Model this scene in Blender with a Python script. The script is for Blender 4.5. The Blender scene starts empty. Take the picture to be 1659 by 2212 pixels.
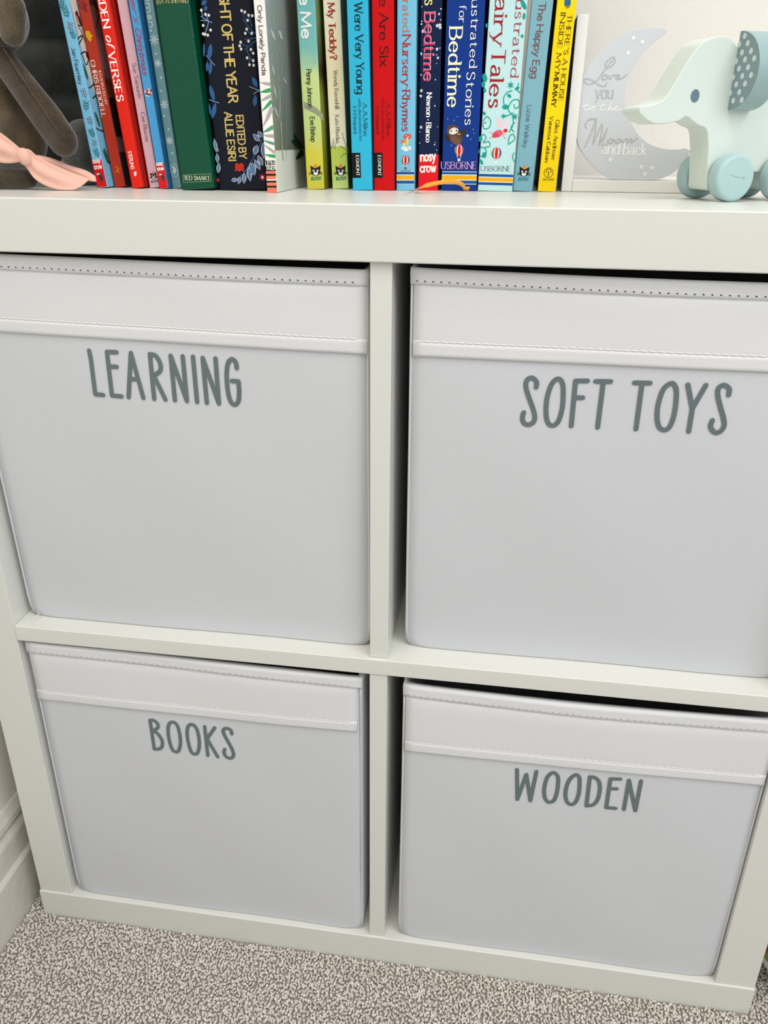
import bpy, math, random
import numpy as np
from mathutils import Vector, Matrix
random.seed(7)
S = bpy.context.scene
C = S.collection

# ------------------------------------------------------------------ camera
W_, H_ = 1659, 2212
CP = (0.4713319, -0.58209953, 0.80635441)
YAW, PIT, ROL, FOC = -0.14430349, -0.43302412, 0.00820298, 1750.27857
cy, sy, cp_, sp_ = math.cos(YAW), math.sin(YAW), math.cos(PIT), math.sin(PIT)
FW = Vector((sy*cp_, cy*cp_, sp_)); R0 = Vector((cy, -sy, 0)); U0 = R0.cross(FW)
RT = R0*math.cos(ROL)+U0*math.sin(ROL); UP = -R0*math.sin(ROL)+U0*math.cos(ROL)
cam = bpy.data.cameras.new('camera'); camo = bpy.data.objects.new('camera', cam); C.objects.link(camo)
camo.matrix_world = Matrix(((RT.x, UP.x, -FW.x, CP[0]), (RT.y, UP.y, -FW.y, CP[1]), (RT.z, UP.z, -FW.z, CP[2]), (0, 0, 0, 1)))
cam.sensor_fit = 'VERTICAL'; cam.sensor_height = 24.0; cam.lens = 24.0*FOC/H_; cam.clip_start = .01
S.camera = camo

# ------------------------------------------------------------------ light
S.view_settings.view_transform = 'Standard'; S.view_settings.look = 'None'
S.view_settings.gamma = 1; S.view_settings.use_curve_mapping = False
S.view_settings.exposure = -0.06
wd = bpy.data.worlds.new('world'); S.world = wd; wd.use_nodes = True
bg = wd.node_tree.nodes['Background']; bg.inputs[0].default_value = (.93, .97, 1, 1); bg.inputs[1].default_value = 0.62
def area(name, loc, target, sx, sy_, power, col):
    l = bpy.data.lights.new(name, 'AREA'); l.shape = 'RECTANGLE'; l.size = sx; l.size_y = sy_; l.energy = power; l.color = col
    o = bpy.data.objects.new(name, l); C.objects.link(o); o.location = loc
    o.rotation_euler = (Vector(target)-Vector(loc)).to_track_quat('-Z', 'Y').to_euler(); return o
area('window_light', (1.75, -1.15, 2.0), (.45, .1, .75), 1.3, 1.2, 25, (.95, .98, 1))
area('overhead_light', (.35, -.7, 2.3), (.4, .0, .5), .6, .6, 11, (1, .93, .82))  # warm area light high in front of the shelf, no particular fixture

# ------------------------------------------------------------------ helpers
def at(px, py, Y=None, Z=None):
    d = FW+RT*((px-W_/2)/FOC)+UP*((H_/2-py)/FOC)
    t = (Y-CP[1])/d.y if Z is None else (Z-CP[2])/d.z
    return Vector(CP)+d*t
def lin(c):
    if isinstance(c, str):
        c = [int(c[i:i+2], 16) for i in (1, 3, 5)]
    return tuple(((v/255+.055)/1.055)**2.4 if v/255 > .04045 else v/255/12.92 for v in c)+(1,)
MATS = {}
def mat(name, col, rough=.5, spec=.5, bump=None, var=None, sheen=0, metal=0, alpha=1, trans=0):
    if name in MATS: return MATS[name]
    m = bpy.data.materials.new(name); m.use_nodes = True; nt = m.node_tree; b = nt.nodes['Principled BSDF']
    c = lin(col); b.inputs['Base Color'].default_value = c; b.inputs['Roughness'].default_value = rough
    b.inputs['Specular IOR Level'].default_value = spec; b.inputs['Metallic'].default_value = metal
    b.inputs['Sheen Weight'].default_value = sheen; b.inputs['Alpha'].default_value = alpha
    if trans: b.inputs['Transmission Weight'].default_value = trans
    tc = nt.nodes.new('ShaderNodeTexCoord')
    if var:   # (scale, amount)
        n = nt.nodes.new('ShaderNodeTexNoise'); n.inputs['Scale'].default_value = var[0]; n.inputs['Detail'].default_value = 4
        nt.links.new(tc.outputs['Object'], n.inputs['Vector'])
        mx = nt.nodes.new('ShaderNodeMixRGB'); mx.inputs[1].default_value = tuple(v*(1-var[1]) for v in c[:3])+(1,)
        mx.inputs[2].default_value = tuple(min(1, v*(1+var[1])) for v in c[:3])+(1,)
        nt.links.new(n.outputs['Fac'], mx.inputs[0]); nt.links.new(mx.outputs[0], b.inputs['Base Color'])
    if bump:  # (scale, strength, distance)
        n = nt.nodes.new('ShaderNodeTexNoise'); n.inputs['Scale'].default_value = bump[0]; n.inputs['Detail'].default_value = 3
        nt.links.new(tc.outputs['Object'], n.inputs['Vector'])
        bp = nt.nodes.new('ShaderNodeBump'); bp.inputs['Strength'].default_value = bump[1]; bp.inputs['Distance'].default_value = bump[2]
        nt.links.new(n.outputs['Fac'], bp.inputs['Height']); nt.links.new(bp.outputs[0], b.inputs['Normal'])
    MATS[name] = m; return m
def gradient_mat(name, stops, rough=.4, noise=.0):   # colours of a printed spine along local z (metres)
    m = bpy.data.materials.new(name); m.use_nodes = True; nt = m.node_tree; b = nt.nodes['Principled BSDF']
    tc = nt.nodes.new('ShaderNodeTexCoord'); sx = nt.nodes.new('ShaderNodeSeparateXYZ'); nt.links.new(tc.outputs['Object'], sx.inputs[0])
    n = nt.nodes.new('ShaderNodeTexNoise'); n.inputs['Scale'].default_value = 90; n.inputs['Detail'].default_value = 4
    nt.links.new(tc.outputs['Object'], n.inputs['Vector'])
    ma = nt.nodes.new('ShaderNodeMath'); ma.operation = 'MULTIPLY_ADD'; nt.links.new(n.outputs['Fac'], ma.inputs[0]); ma.inputs[1].default_value = noise; nt.links.new(sx.outputs['Z'], ma.inputs[2])
    mr = nt.nodes.new('ShaderNodeMapRange'); mr.inputs['From Min'].default_value = noise/2; mr.inputs['From Max'].default_value = .25+noise/2
    nt.links.new(ma.outputs[0], mr.inputs['Value'])
    r = nt.nodes.new('ShaderNodeValToRGB'); nt.links.new(mr.outputs[0], r.inputs[0]); nt.links.new(r.outputs[0], b.inputs['Base Color'])
    e = r.color_ramp.elements
    while len(e) < len(stops): e.new(.5)
    for q, (z, c) in zip(e, stops): q.position = min(1, z/.25); q.color = lin(c)
    b.inputs['Roughness'].default_value = rough
    return m
def mesh(name, V, F, m, parent=None, smooth=False, mi=None):
    me = bpy.data.meshes.new(name); me.from_pydata([tuple(v) for v in V], [], F)
    for x in (m if isinstance(m, (list, tuple)) else [m]): me.materials.append(x)
    if mi: me.polygons.foreach_set('material_index', mi)
    if smooth: me.polygons.foreach_set('use_smooth', [True]*len(me.polygons))
    me.update(); o = bpy.data.objects.new(name, me); C.objects.link(o)
    if parent: o.parent = parent
    return o
def tag(o, label=None, cat=None, group=None, kind=None):
    for k, v in (('label', label), ('category', cat), ('group', group), ('kind', kind)):
        if v: o[k] = v
    return o
def empty(name, loc=(0, 0, 0), rot=(0, 0, 0)):
    o = bpy.data.objects.new(name, None); C.objects.link(o); o.location = loc; o.rotation_euler = rot; o.empty_display_size = .02
    return o
def bevel(o, w, seg=2):
    b = o.modifiers.new('bevel', 'BEVEL'); b.width = w; b.segments = seg; b.limit_method = 'ANGLE'; b.angle_limit = math.radians(40)
    for p in o.data.polygons: p.use_smooth = True
    o.modifiers.new('wn', 'WEIGHTED_NORMAL').keep_sharp = False
    return o
def box(name, a, b, m, parent=None, bev=0):
    x0, y0, z0 = a; x1, y1, z1 = b
    V = [(x0, y0, z0), (x1, y0, z0), (x1, y1, z0), (x0, y1, z0), (x0, y0, z1), (x1, y0, z1), (x1, y1, z1), (x0, y1, z1)]
    F = [(0, 3, 2, 1), (4, 5, 6, 7), (0, 1, 5, 4), (1, 2, 6, 5), (2, 3, 7, 6), (3, 0, 4, 7)]
    o = mesh(name, V, F, m, parent)
    if bev: bevel(o, bev)
    return o
def prism(name, poly, y0, y1, m, parent=None, bev=0, smooth=False, f=None):
    """poly: list of (a,b); f(a,b,y)->xyz (default x,z in poly, extruded along y)"""
    f = f or (lambda a, b, y: (a, y, b)); n = len(poly)
    A = sum(poly[i][0]*poly[(i+1) % n][1]-poly[(i+1) % n][0]*poly[i][1] for i in range(n))
    if A < 0: poly = poly[::-1]
    V = [f(a, b, y0) for a, b in poly]+[f(a, b, y1) for a, b in poly]
    F = [tuple(range(n)), tuple(range(2*n-1, n-1, -1))]+[(i, n+i, n+(i+1) % n, (i+1) % n) for i in range(n)]
    o = mesh(name, V, F, m, parent)
    if bev: bevel(o, bev)
    return o
def catmull(P, closed=False, k=6):
    P = [Vector(p) for p in P]; n = len(P); out = []
    if n < 3 and not closed: return P
    for i in range(n if closed else n-1):
        p0 = P[(i-1) % n] if closed or i > 0 else P[0]*2-P[1]
        p1 = P[i]; p2 = P[(i+1) % n]; p3 = P[(i+2) % n] if closed or i+2 < n else P[-1]*2-P[-2]
        for j in range(k):
            t = j/k
            out.append(.5*((2*p1)+(p2-p0)*t+(2*p0-5*p1+4*p2-p3)*t*t+(3*p1-p0-3*p2+p3)*t*t*t))
    if not closed: out.append(P[-1])
    return out
def tube(name, path, rad, m, parent=None, n=12, flat=1.0, updir=(0, 0, 1), rib=None, capr=True):
    """path of 3d points with radii (scalar or list) -> closed round tube"""
    P = [Vector(p) for p in path]; N = len(P); r = [rad]*N if not hasattr(rad, '__len__') else rad
    V = []; F = []; rings = []
    prev = None
    for i in range(N):
        t = (P[min(i+1, N-1)]-P[max(i-1, 0)]).normalized()
        a = Vector(updir) if prev is None else prev
        a = (a-t*a.dot(t)); a = a.normalized() if a.length > 1e-6 else t.orthogonal().normalized(); prev = a; b = t.cross(a)
        ring = []
        for k in range(n):
            th = 2*math.pi*k/n
            V.append(P[i]+a*(math.cos(th)*r[i])+b*(math.sin(th)*r[i]*flat)); ring.append(len(V)-1)
        rings.append(ring)
    for i in range(N-1):
        for k in range(n):
            F.append((rings[i][k], rings[i][(k+1) % n], rings[i+1][(k+1) % n], rings[i+1][k]))
    F.append(tuple(rings[0][::-1])); F.append(tuple(rings[-1]))
    return mesh(name, V, F, m, parent, smooth=True)

# ------------------------------------------------------------------ stroke alphabet for printed lettering
GL = {
'A': '.72|-0,0 .36,1 .72,0|-.13,.35 .59,.35', 'B': '.6|-0,0 0,1|~0,1 .26,1 .48,.93 .52,.76 .44,.58 .24,.53 0,.53|~0,.53 .32,.53 .56,.42 .6,.25 .5,.06 .28,0 0,0',
'C': '.68|~.66,.8 .52,.96 .34,1 .12,.84 .02,.5 .12,.16 .34,0 .52,.04 .67,.2', 'D': '.68|-0,0 0,1|~0,1 .28,1 .55,.86 .67,.5 .55,.14 .28,0 0,0',
'E': '.52|-0,0 0,1|-0,1 .5,1|-0,.53 .42,.53|-0,0 .52,0', 'F': '.5|-0,0 0,1|-0,1 .5,1|-0,.53 .42,.53',
'G': '.7|~.66,.82 .52,.97 .34,1 .12,.84 .02,.5 .12,.16 .34,0 .52,.03 .67,.15|-.42,.45 .67,.45|-.67,.45 .67,.1', 'H': '.68|-0,0 0,1|-.68,0 .68,1|-0,.52 .68,.52',
'I': '.08|-.04,0 .04,1', 'J': '.42|~.38,1 .38,.3 .34,.05 .18,0 .02,.12', 'K': '.62|-0,0 0,1|-.58,1 0,.42|-.16,.56 .62,0', 'L': '.5|-0,0 0,1|-0,0 .5,0',
'M': '.84|-0,0 .06,1|-.06,1 .42,.1 .78,1|-.78,1 .84,0', 'N': '.7|-0,0 0,1|-0,1 .7,0|-.7,0 .7,1', 'O': '.76|~.38,1 .12,.86 .02,.5 .12,.14 .38,0 .64,.14 .74,.5 .64,.86 .38,1',
'P': '.56|-0,0 0,1|~0,1 .28,1 .5,.92 .56,.74 .5,.56 .28,.47 0,.47', 'R': '.62|-0,0 0,1|~0,1 .28,1 .5,.92 .55,.75 .48,.58 .26,.5 0,.5|-.26,.5 .62,0',
'S': '.5|~.46,.82 .36,.97 .2,.99 .05,.86 .08,.66 .26,.53 .45,.4 .48,.2 .34,.02 .16,.02 .02,.18', 'T': '.62|-.31,0 .31,1|-0,1 .62,1',
'U': '.66|~0,1 0,.35 .1,.06 .33,0 .56,.06 .66,.35 .66,1', 'V': '.68|-0,1 .34,0 .68,1', 'W': '1|-0,1 .26,0 .5,.9 .74,0 1,1', 'X': '.64|-0,0 .62,1|-.02,1 .64,0', 'Y': '.64|-0,1 .32,.48 .64,1|-.32,.48 .32,0', 'Z': '.6|-.02,1 .58,1 0,0 .6,0',
'a': '.46|~.06,.54 .2,.65 .36,.6 .4,.45 .4,.2 .42,.06 .47,0|~.4,.4 .2,.37 .04,.25 .04,.08 .18,-.01 .32,.04 .4,.18', 'b': '.5|-0,0 0,1|~0,.45 .12,.6 .28,.65 .44,.55 .5,.32 .44,.1 .28,0 .12,.03 0,.15',
'c': '.44|~.42,.52 .3,.64 .18,.63 .04,.5 .0,.32 .06,.12 .2,0 .34,.02 .44,.14', 'd': '.5|-.5,0 .5,1|~.5,.45 .38,.6 .22,.65 .06,.55 0,.32 .06,.1 .22,0 .38,.04 .5,.18', 'e': '.48|~.02,.36 .25,.36 .46,.36 .44,.52 .3,.64 .16,.62 .03,.48 .0,.3 .08,.1 .24,0 .38,.03 .47,.14',
'f': '.32|~.36,.92 .26,1 .14,.9 .12,.65 .12,0|-0,.65 .3,.65', 'g': '.5|~.5,.45 .38,.6 .22,.65 .06,.55 0,.34 .06,.14 .22,.04 .38,.1 .5,.22|~.5,.64 .5,.2 .5,-.1 .4,-.28 .2,-.32 .04,-.22', 'h': '.46|-0,0 0,1|~0,.42 .12,.6 .26,.65 .4,.58 .45,.4 .45,.2 .45,0',
'i': '.06|-.03,0 .03,.65|.03,.9', 'j': '.2|~.12,.65 .12,.1 .1,-.2 -.04,-.3|.12,.9', 'k': '.46|-0,0 0,1|-.42,.65 0,.24|-.14,.36 .46,0', 'l': '.06|-.03,0 .03,1', 'm': '.8|-0,0 0,.65|~0,.42 .1,.6 .22,.65 .34,.58 .38,.4 .38,0|~.38,.42 .5,.6 .62,.65 .74,.58 .78,.4 .78,0', 'n': '.46|-0,0 0,.65|~0,.42 .12,.6 .26,.65 .4,.58 .45,.4 .45,.2 .45,0',
'o': '.5|~.25,.65 .07,.55 0,.33 .07,.1 .25,0 .43,.1 .5,.33 .43,.55 .25,.65', 'p': '.5|-0,-.3 0,.65|~0,.45 .12,.6 .28,.65 .44,.55 .5,.32 .44,.1 .28,0 .12,.03 0,.15', 'r': '.32|-0,0 0,.65|~0,.4 .08,.56 .2,.65 .33,.62', 's': '.38|~.35,.53 .26,.64 .12,.63 .04,.52 .1,.4 .26,.32 .36,.2 .3,.04 .14,-.01 .02,.1', 't': '.32|~.13,.88 .13,.5 .13,.14 .2,.01 .33,.06|-0,.65 .3,.65',
'u': '.46|~0,.65 0,.3 .05,.06 .2,0 .36,.08 .45,.25|-.45,0 .45,.65', 'v': '.46|-0,.65 .23,0 .46,.65', 'w': '.7|-0,.65 .18,0 .35,.6 .52,0 .7,.65', 'x': '.44|-0,0 .42,.65|-.02,.65 .44,0', 'y': '.46|-0,.65 .24,.02|-.46,.65 .24,.02 .1,-.28 -.02,-.3', 'z': '.42|-.02,.65 .4,.65 0,0 .42,0',
"'": '.06|-.03,1 .03,.8', '.': '.06|.03,.03', '?': '.42|~.02,.82 .14,.98 .3,.96 .4,.8 .34,.62 .2,.48 .2,.28|.2,.04', '*': '.16|.08,.36', '~': '.4|~0,.4 .1,.5 .2,.42 .3,.34 .4,.44',
'1': '.3|-0,.8 .2,1 .2,0', ',': '.06|-.04,.05 0,-.12'}
def glyph(ch):
    parts = GL[ch].split('|'); w = float(parts[0]); st = []
    for p in parts[1:]:
        k = p[0] if p[0] in '-~' else '.'; q = [tuple(float(v) for v in a.split(',')) for a in (p[1:] if k != '.' else p).split()]
        st.append((k, q))
    return w, st
class Ink:
    """flat print: strokes, discs and polygons in local (u,v) metres, mapped by f(u,v,lift)"""
    def __init__(s, f): s.f = f; s.V = []; s.F = []; s.mi = []; s.mats = []; s.k = 0
    umin = None
    def _m(s, m):
        if m not in s.mats: s.mats.append(m)
        return s.mats.index(m)
    def poly(s, pts, m, lift=0):
        s.k += 1; b = len(s.V); l = lift+(s.k % 400)*2.5e-7
        A = sum(pts[i][0]*pts[(i+1) % len(pts)][1]-pts[(i+1) % len(pts)][0]*pts[i][1] for i in range(len(pts)))
        if A < 0: pts = pts[::-1]
        if s.umin is not None: pts = [(max(p[0], s.umin), p[1]) for p in pts]
        s.V += [s.f(p[0], p[1], l) for p in pts]; s.F.append(tuple(range(b, len(s.V)))); s.mi.append(s._m(m))
    def disc(s, u, v, r, m, lift=0, ry=None, n=12, rot=0):
        ry = ry or r; c, q = math.cos(rot), math.sin(rot)
        s.poly([(u+r*math.cos(a)*c-ry*math.sin(a)*q, v+r*math.cos(a)*q+ry*math.sin(a)*c) for a in (2*math.pi*i/n for i in range(n))], m, lift)
    def rect(s, u0, v0, u1, v1, m, lift=0): s.poly([(u0, v0), (u1, v0), (u1, v1), (u0, v1)], m, lift)
    def stroke(s, P, w, m, lift=0, curve=False, closed=False, taper=False, contrast=None, caps=True):
        if curve: P = catmull([Vector(p) for p in P], closed, 5)
        P = [Vector(p) for p in P]
        if closed: P = P+[P[0]]
        n = len(P); ww = []
        for i in range(n):
            t = P[min(i+1, n-1)]-P[max(i-1, 0)]
            k = 1.0
            if contrast:
                t = t.normalized() if t.length else Vector((1, 0)); k = contrast+(1-contrast)*abs(t.y)**1.2
            if taper: k *= math.sin(math.pi*(.12+.76*i/max(1, n-1)))
            ww.append(w*k/2)
        for i in range(n-1):
            a, b = P[i], P[i+1]; d = b-a
            if d.length < 1e-9: continue
            d.normalize(); nn = Vector((-d.y, d.x))
            s.poly([a-nn*ww[i], b-nn*ww[i+1], b+nn*ww[i+1], a+nn*ww[i]], m, lift)
        if caps:
            for i in range(n): s.disc(P[i].x, P[i].y, ww[i], m, lift, n=8)
        elif n > 2:
            for i in range(1, n-1): s.disc(P[i].x, P[i].y, ww[i], m, lift, n=8)
    def star(s, u, v, r, m, n=5, inner=.42, lift=0, rot=0):
        s.poly([(u+(r if i % 2 == 0 else r*inner)*math.sin(math.pi*i/n+rot), v+(r if i % 2 == 0 else r*inner)*math.cos(math.pi*i/n+rot)) for i in range(2*n)], m, lift)
    def text(s, txt, a, b, h, m, style='sans', weight=.13, lift=0, slant=0, track=.16):
        """txt along the line from a to b (baseline), cap height h"""
        a, b = Vector(a), Vector(b); L = (b-a).length; du = (b-a)/L; dv = Vector((-du.y, du.x))
        tot = 0; lay = []
        for ch in txt:
            if ch == ' ': tot += .3; continue
            w, st = glyph(ch); lay.append((tot, st, ch)); tot += w+track+(.02 if style == 'serif' else 0)-(.09 if ch in 'rTYLPF' else 0)
        tot -= track; sx = L/tot
        con = .38 if style == 'serif' else None; wt = weight*h
        for x0, st, ch in lay:
            for k, q in st:
                P = [a+du*((x0+p[0]+slant*p[1])*sx)+dv*(p[1]*h) for p in q]
                if k == '.': s.disc(P[0].x, P[0].y, wt*.62, m, lift); continue
                if con:
                    # thickness by direction in letter space
                    Q = [Vector(p) for p in q]
                    Q = catmull(Q, False, 5) if k == '~' else Q
                    PP = [a+du*((x0+p.x+slant*p.y)*sx)+dv*(p.y*h) for p in Q]
                    n = len(PP)
                    for i in range(n-1):
                        d = Q[i+1]-Q[i]
                        if d.length < 1e-9: continue
                        d.normalize(); kk = con+(1-con)*abs(d.y)**1.3
                        if k == '-' and ch in 'AVWMNXYvwxyK' and d.x*d.y > 0.02: kk *= .6
                        e = PP[i+1]-PP[i]; e.normalize(); nn = Vector((-e.y, e.x))*wt*kk/2
                        s.poly([PP[i]-nn, PP[i+1]-nn, PP[i+1]+nn, PP[i]+nn], m, lift)
                        if i: s.disc(PP[i].x, PP[i].y, wt*kk/2, m, lift, n=8)
                    for (e, o2) in ((Q[0], Q[1]), (Q[-1], Q[-2])):
                        dd = o2-e
                        if abs(dd.y) < abs(dd.x)*1.1: continue
                        if not any(abs(e.y-z) < .02 for z in (0, 1, .65, -.3)): continue
                        if ch in 'aecsgSCGtfOo' : continue
                        l0, l1 = (-.11, .11)
                        if ch.islower() and e.y > .5: l0, l1 = (-.13, .02)
                        if ch in 'vwxy': l0, l1 = (-.1, .1)
                        c0 = a+du*((x0+e.x+slant*e.y)*sx)+dv*(e.y*h)
                        s.stroke([c0+du*(l0*sx), c0+du*(l1*sx)], wt*.36, m, lift, caps=False)
                else: s.stroke(P, wt, m, lift, curve=(k == '~'))
    def build(s, name, parent=None): return mesh(name, s.V, s.F, s.mats, parent, mi=s.mi)

# ------------------------------------------------------------------ the room
M_wall = mat('wall_paint', (238, 233, 225), .85, .2, bump=(180, .15, .002))
M_skirt = mat('skirting_gloss', (216, 211, 200), .45, .4, bump=(60, .35, .003), var=(14, .05))
M_carpet = mat('carpet_backing', (196, 188, 178), .95, .1, bump=(500, 1, .004), var=(300, .25))
tag(box('floor', (-.4, -3, -.02), (2.6, .42, 0), M_carpet), kind='structure')
tag(box('wall_back', (-.4, .415, 0), (2.6, .5, 2.5), M_wall), kind='structure')
tag(box('wall_left', (-.14, -3, 0), (-.036, .415, 2.5), M_wall), kind='structure')
prof = [(-.036, 0), (-.0205, 0), (-.0205, .068), (-.0212, .0695), (-.0245, .0735), (-.0245, .103), (-.0252, .106), (-.0285, .1125), (-.0315, .113), (-.0315, .1165), (-.0275, .1168), (-.027, .1185), (-.0278, .1245), (-.0335, .134), (-.036, .1345)]
tag(prism('baseboard_left', prof, -3, .4145, M_skirt), kind='structure')
tag(prism('baseboard_back', [(.4145-(a+.036)*.9, b) for a, b in prof], -.0355, 2.6, M_skirt, f=lambda a, b, y: (y, a, b)), kind='structure')

# carpet pile: real tufts where the camera is near
def carpet():
    rng = np.random.default_rng(3); sp = .0029
    X, Y = np.meshgrid(np.arange(-.018, .99, sp), np.arange(-.30, .1, sp)); X = X.ravel(); Y = Y.ravel()
    X = X+rng.uniform(-.5, .5, X.size)*sp; Y = Y+rng.uniform(-.5, .5, Y.size)*sp
    k = ~((X > -.0012) & (X < .7662) & (Y > -.0012)); k &= X > -.0185; X, Y = X[k], Y[k]; N = X.size
    n = 6; rings = [(-1, 0.05), (-.5, .8), (.35, 1), (.85, .6), (1, .05)]
    T = []
    for z, r in rings[1:-1]:
        for j in range(n): T.append((r*math.cos(2*math.pi*j/n+z), r*math.sin(2*math.pi*j/n+z), z))
    T = [(0, 0, -1)]+T+[(0, 0, 1.05)]; T = np.array(T)
    F = [(0, 1+(j+1) % n, 1+j) for j in range(n)]
    for q in range(2):
        for j in range(n):
            a, b, c, d = 1+q*n+j, 1+q*n+(j+1) % n, 1+(q+1)*n+(j+1) % n, 1+(q+1)*n+j; F += [(a, b, c), (a, c, d)]
    F += [(1+2*n+j, 1+2*n+(j+1) % n, 1+3*n) for j in range(n)]; F = np.array(F)
    ax = rng.normal(size=(N, 3)); ax[:, 2] = np.abs(ax[:, 2])+.55; ax /= np.linalg.norm(ax, axis=1)[:, None]
    tmp = np.tile([1., 0, 0], (N, 1)); u = np.cross(ax, tmp); u /= np.linalg.norm(u, axis=1)[:, None]; v = np.cross(ax, u)
    rad = rng.uniform(.0013, .0020, N); ln = rng.uniform(.0016, .0028, N); cz = rng.uniform(.0014, .0024, N)
    V = (np.stack([X, Y, cz], 1)[:, None, :]+u[:, None, :]*(T[None, :, 0:1]*rad[:, None, None])+v[:, None, :]*(T[None, :, 1:2]*rad[:, None, None]*.8)+ax[:, None, :]*(T[None, :, 2:3]*ln[:, None, None]))
    V = V.reshape(-1, 3); FF = (F[None]+(np.arange(N)*len(T))[:, None, None]).reshape(-1, 3)
    me = bpy.data.meshes.new('carpet_pile'); me.vertices.add(len(V)); me.vertices.foreach_set('co', V.ravel())
    me.loops.add(FF.size); me.loops.foreach_set('vertex_index', FF.ravel()); me.polygons.add(len(FF))
    me.polygons.foreach_set('loop_start', np.arange(0, FF.size, 3)); me.polygons.foreach_set('loop_total', np.full(len(FF), 3)); me.polygons.foreach_set('use_smooth', np.ones(len(FF), bool))
    me.update(); me.validate()
    m = bpy.data.materials.new('carpet_tuft'); m.use_nodes = True; nt = m.node_tree; b = nt.nodes['Principled BSDF']
    g = nt.nodes.new('ShaderNodeNewGeometry'); r = nt.nodes.new('ShaderNodeValToRGB'); nt.links.new(g.outputs['Random Per Island'], r.inputs[0])
    e = r.color_ramp.elements; e[0].color = lin((204, 195, 185)); e[1].color = lin((236, 230, 222)); q = e.new(.5); q.color = lin((222, 214, 205))
    nt.links.new(r.outputs[0], b.inputs['Base Color']); b.inputs['Roughness'].default_value = .95; b.inputs['Specular IOR Level'].default_value = .1
    me.materials.append(m); o = bpy.data.objects.new('carpet_pile', me); C.objects.link(o)
    tag(o, 'short grey-beige twist pile of the carpet in front of the shelf', 'carpet', kind='stuff')
carpet()

# ------------------------------------------------------------------ shelving unit
M_lam = mat('white_laminate', (225, 225, 218), .33, .45, bump=(700, .04, .0005))
T_ = .0385
sh = empty('shelving_unit', (0, 0, 0)); tag(sh, 'white cube shelving unit of four compartments standing on the grey carpet', 'shelf')
box('top_panel', (0, 0, .7265), (.765, .39, .765), M_lam, sh, .0012)
box('bottom_panel', (0, 0, 0), (.765, .39, T_-.0002), M_lam, sh, .0012)
box('side_panel', (.0006, .0022, T_), (T_, .389, .7263), M_lam, sh, .0008)
box('side_panel', (.765-T_, .0022, T_), (.7644, .389, .7263), M_lam, sh, .0008)
box('middle_shelf', (T_+.0002, .0012, .3745), (.765-T_-.0002, .389, .3905), M_lam, sh, .001)
box('divider', (.3745, .0045, .3907), (.3905, .389, .7263), M_lam, sh, .0008)
box('divider', (.3745, .0025, T_+.0002), (.3905, .389, .3743), M_lam, sh, .0008)

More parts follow.
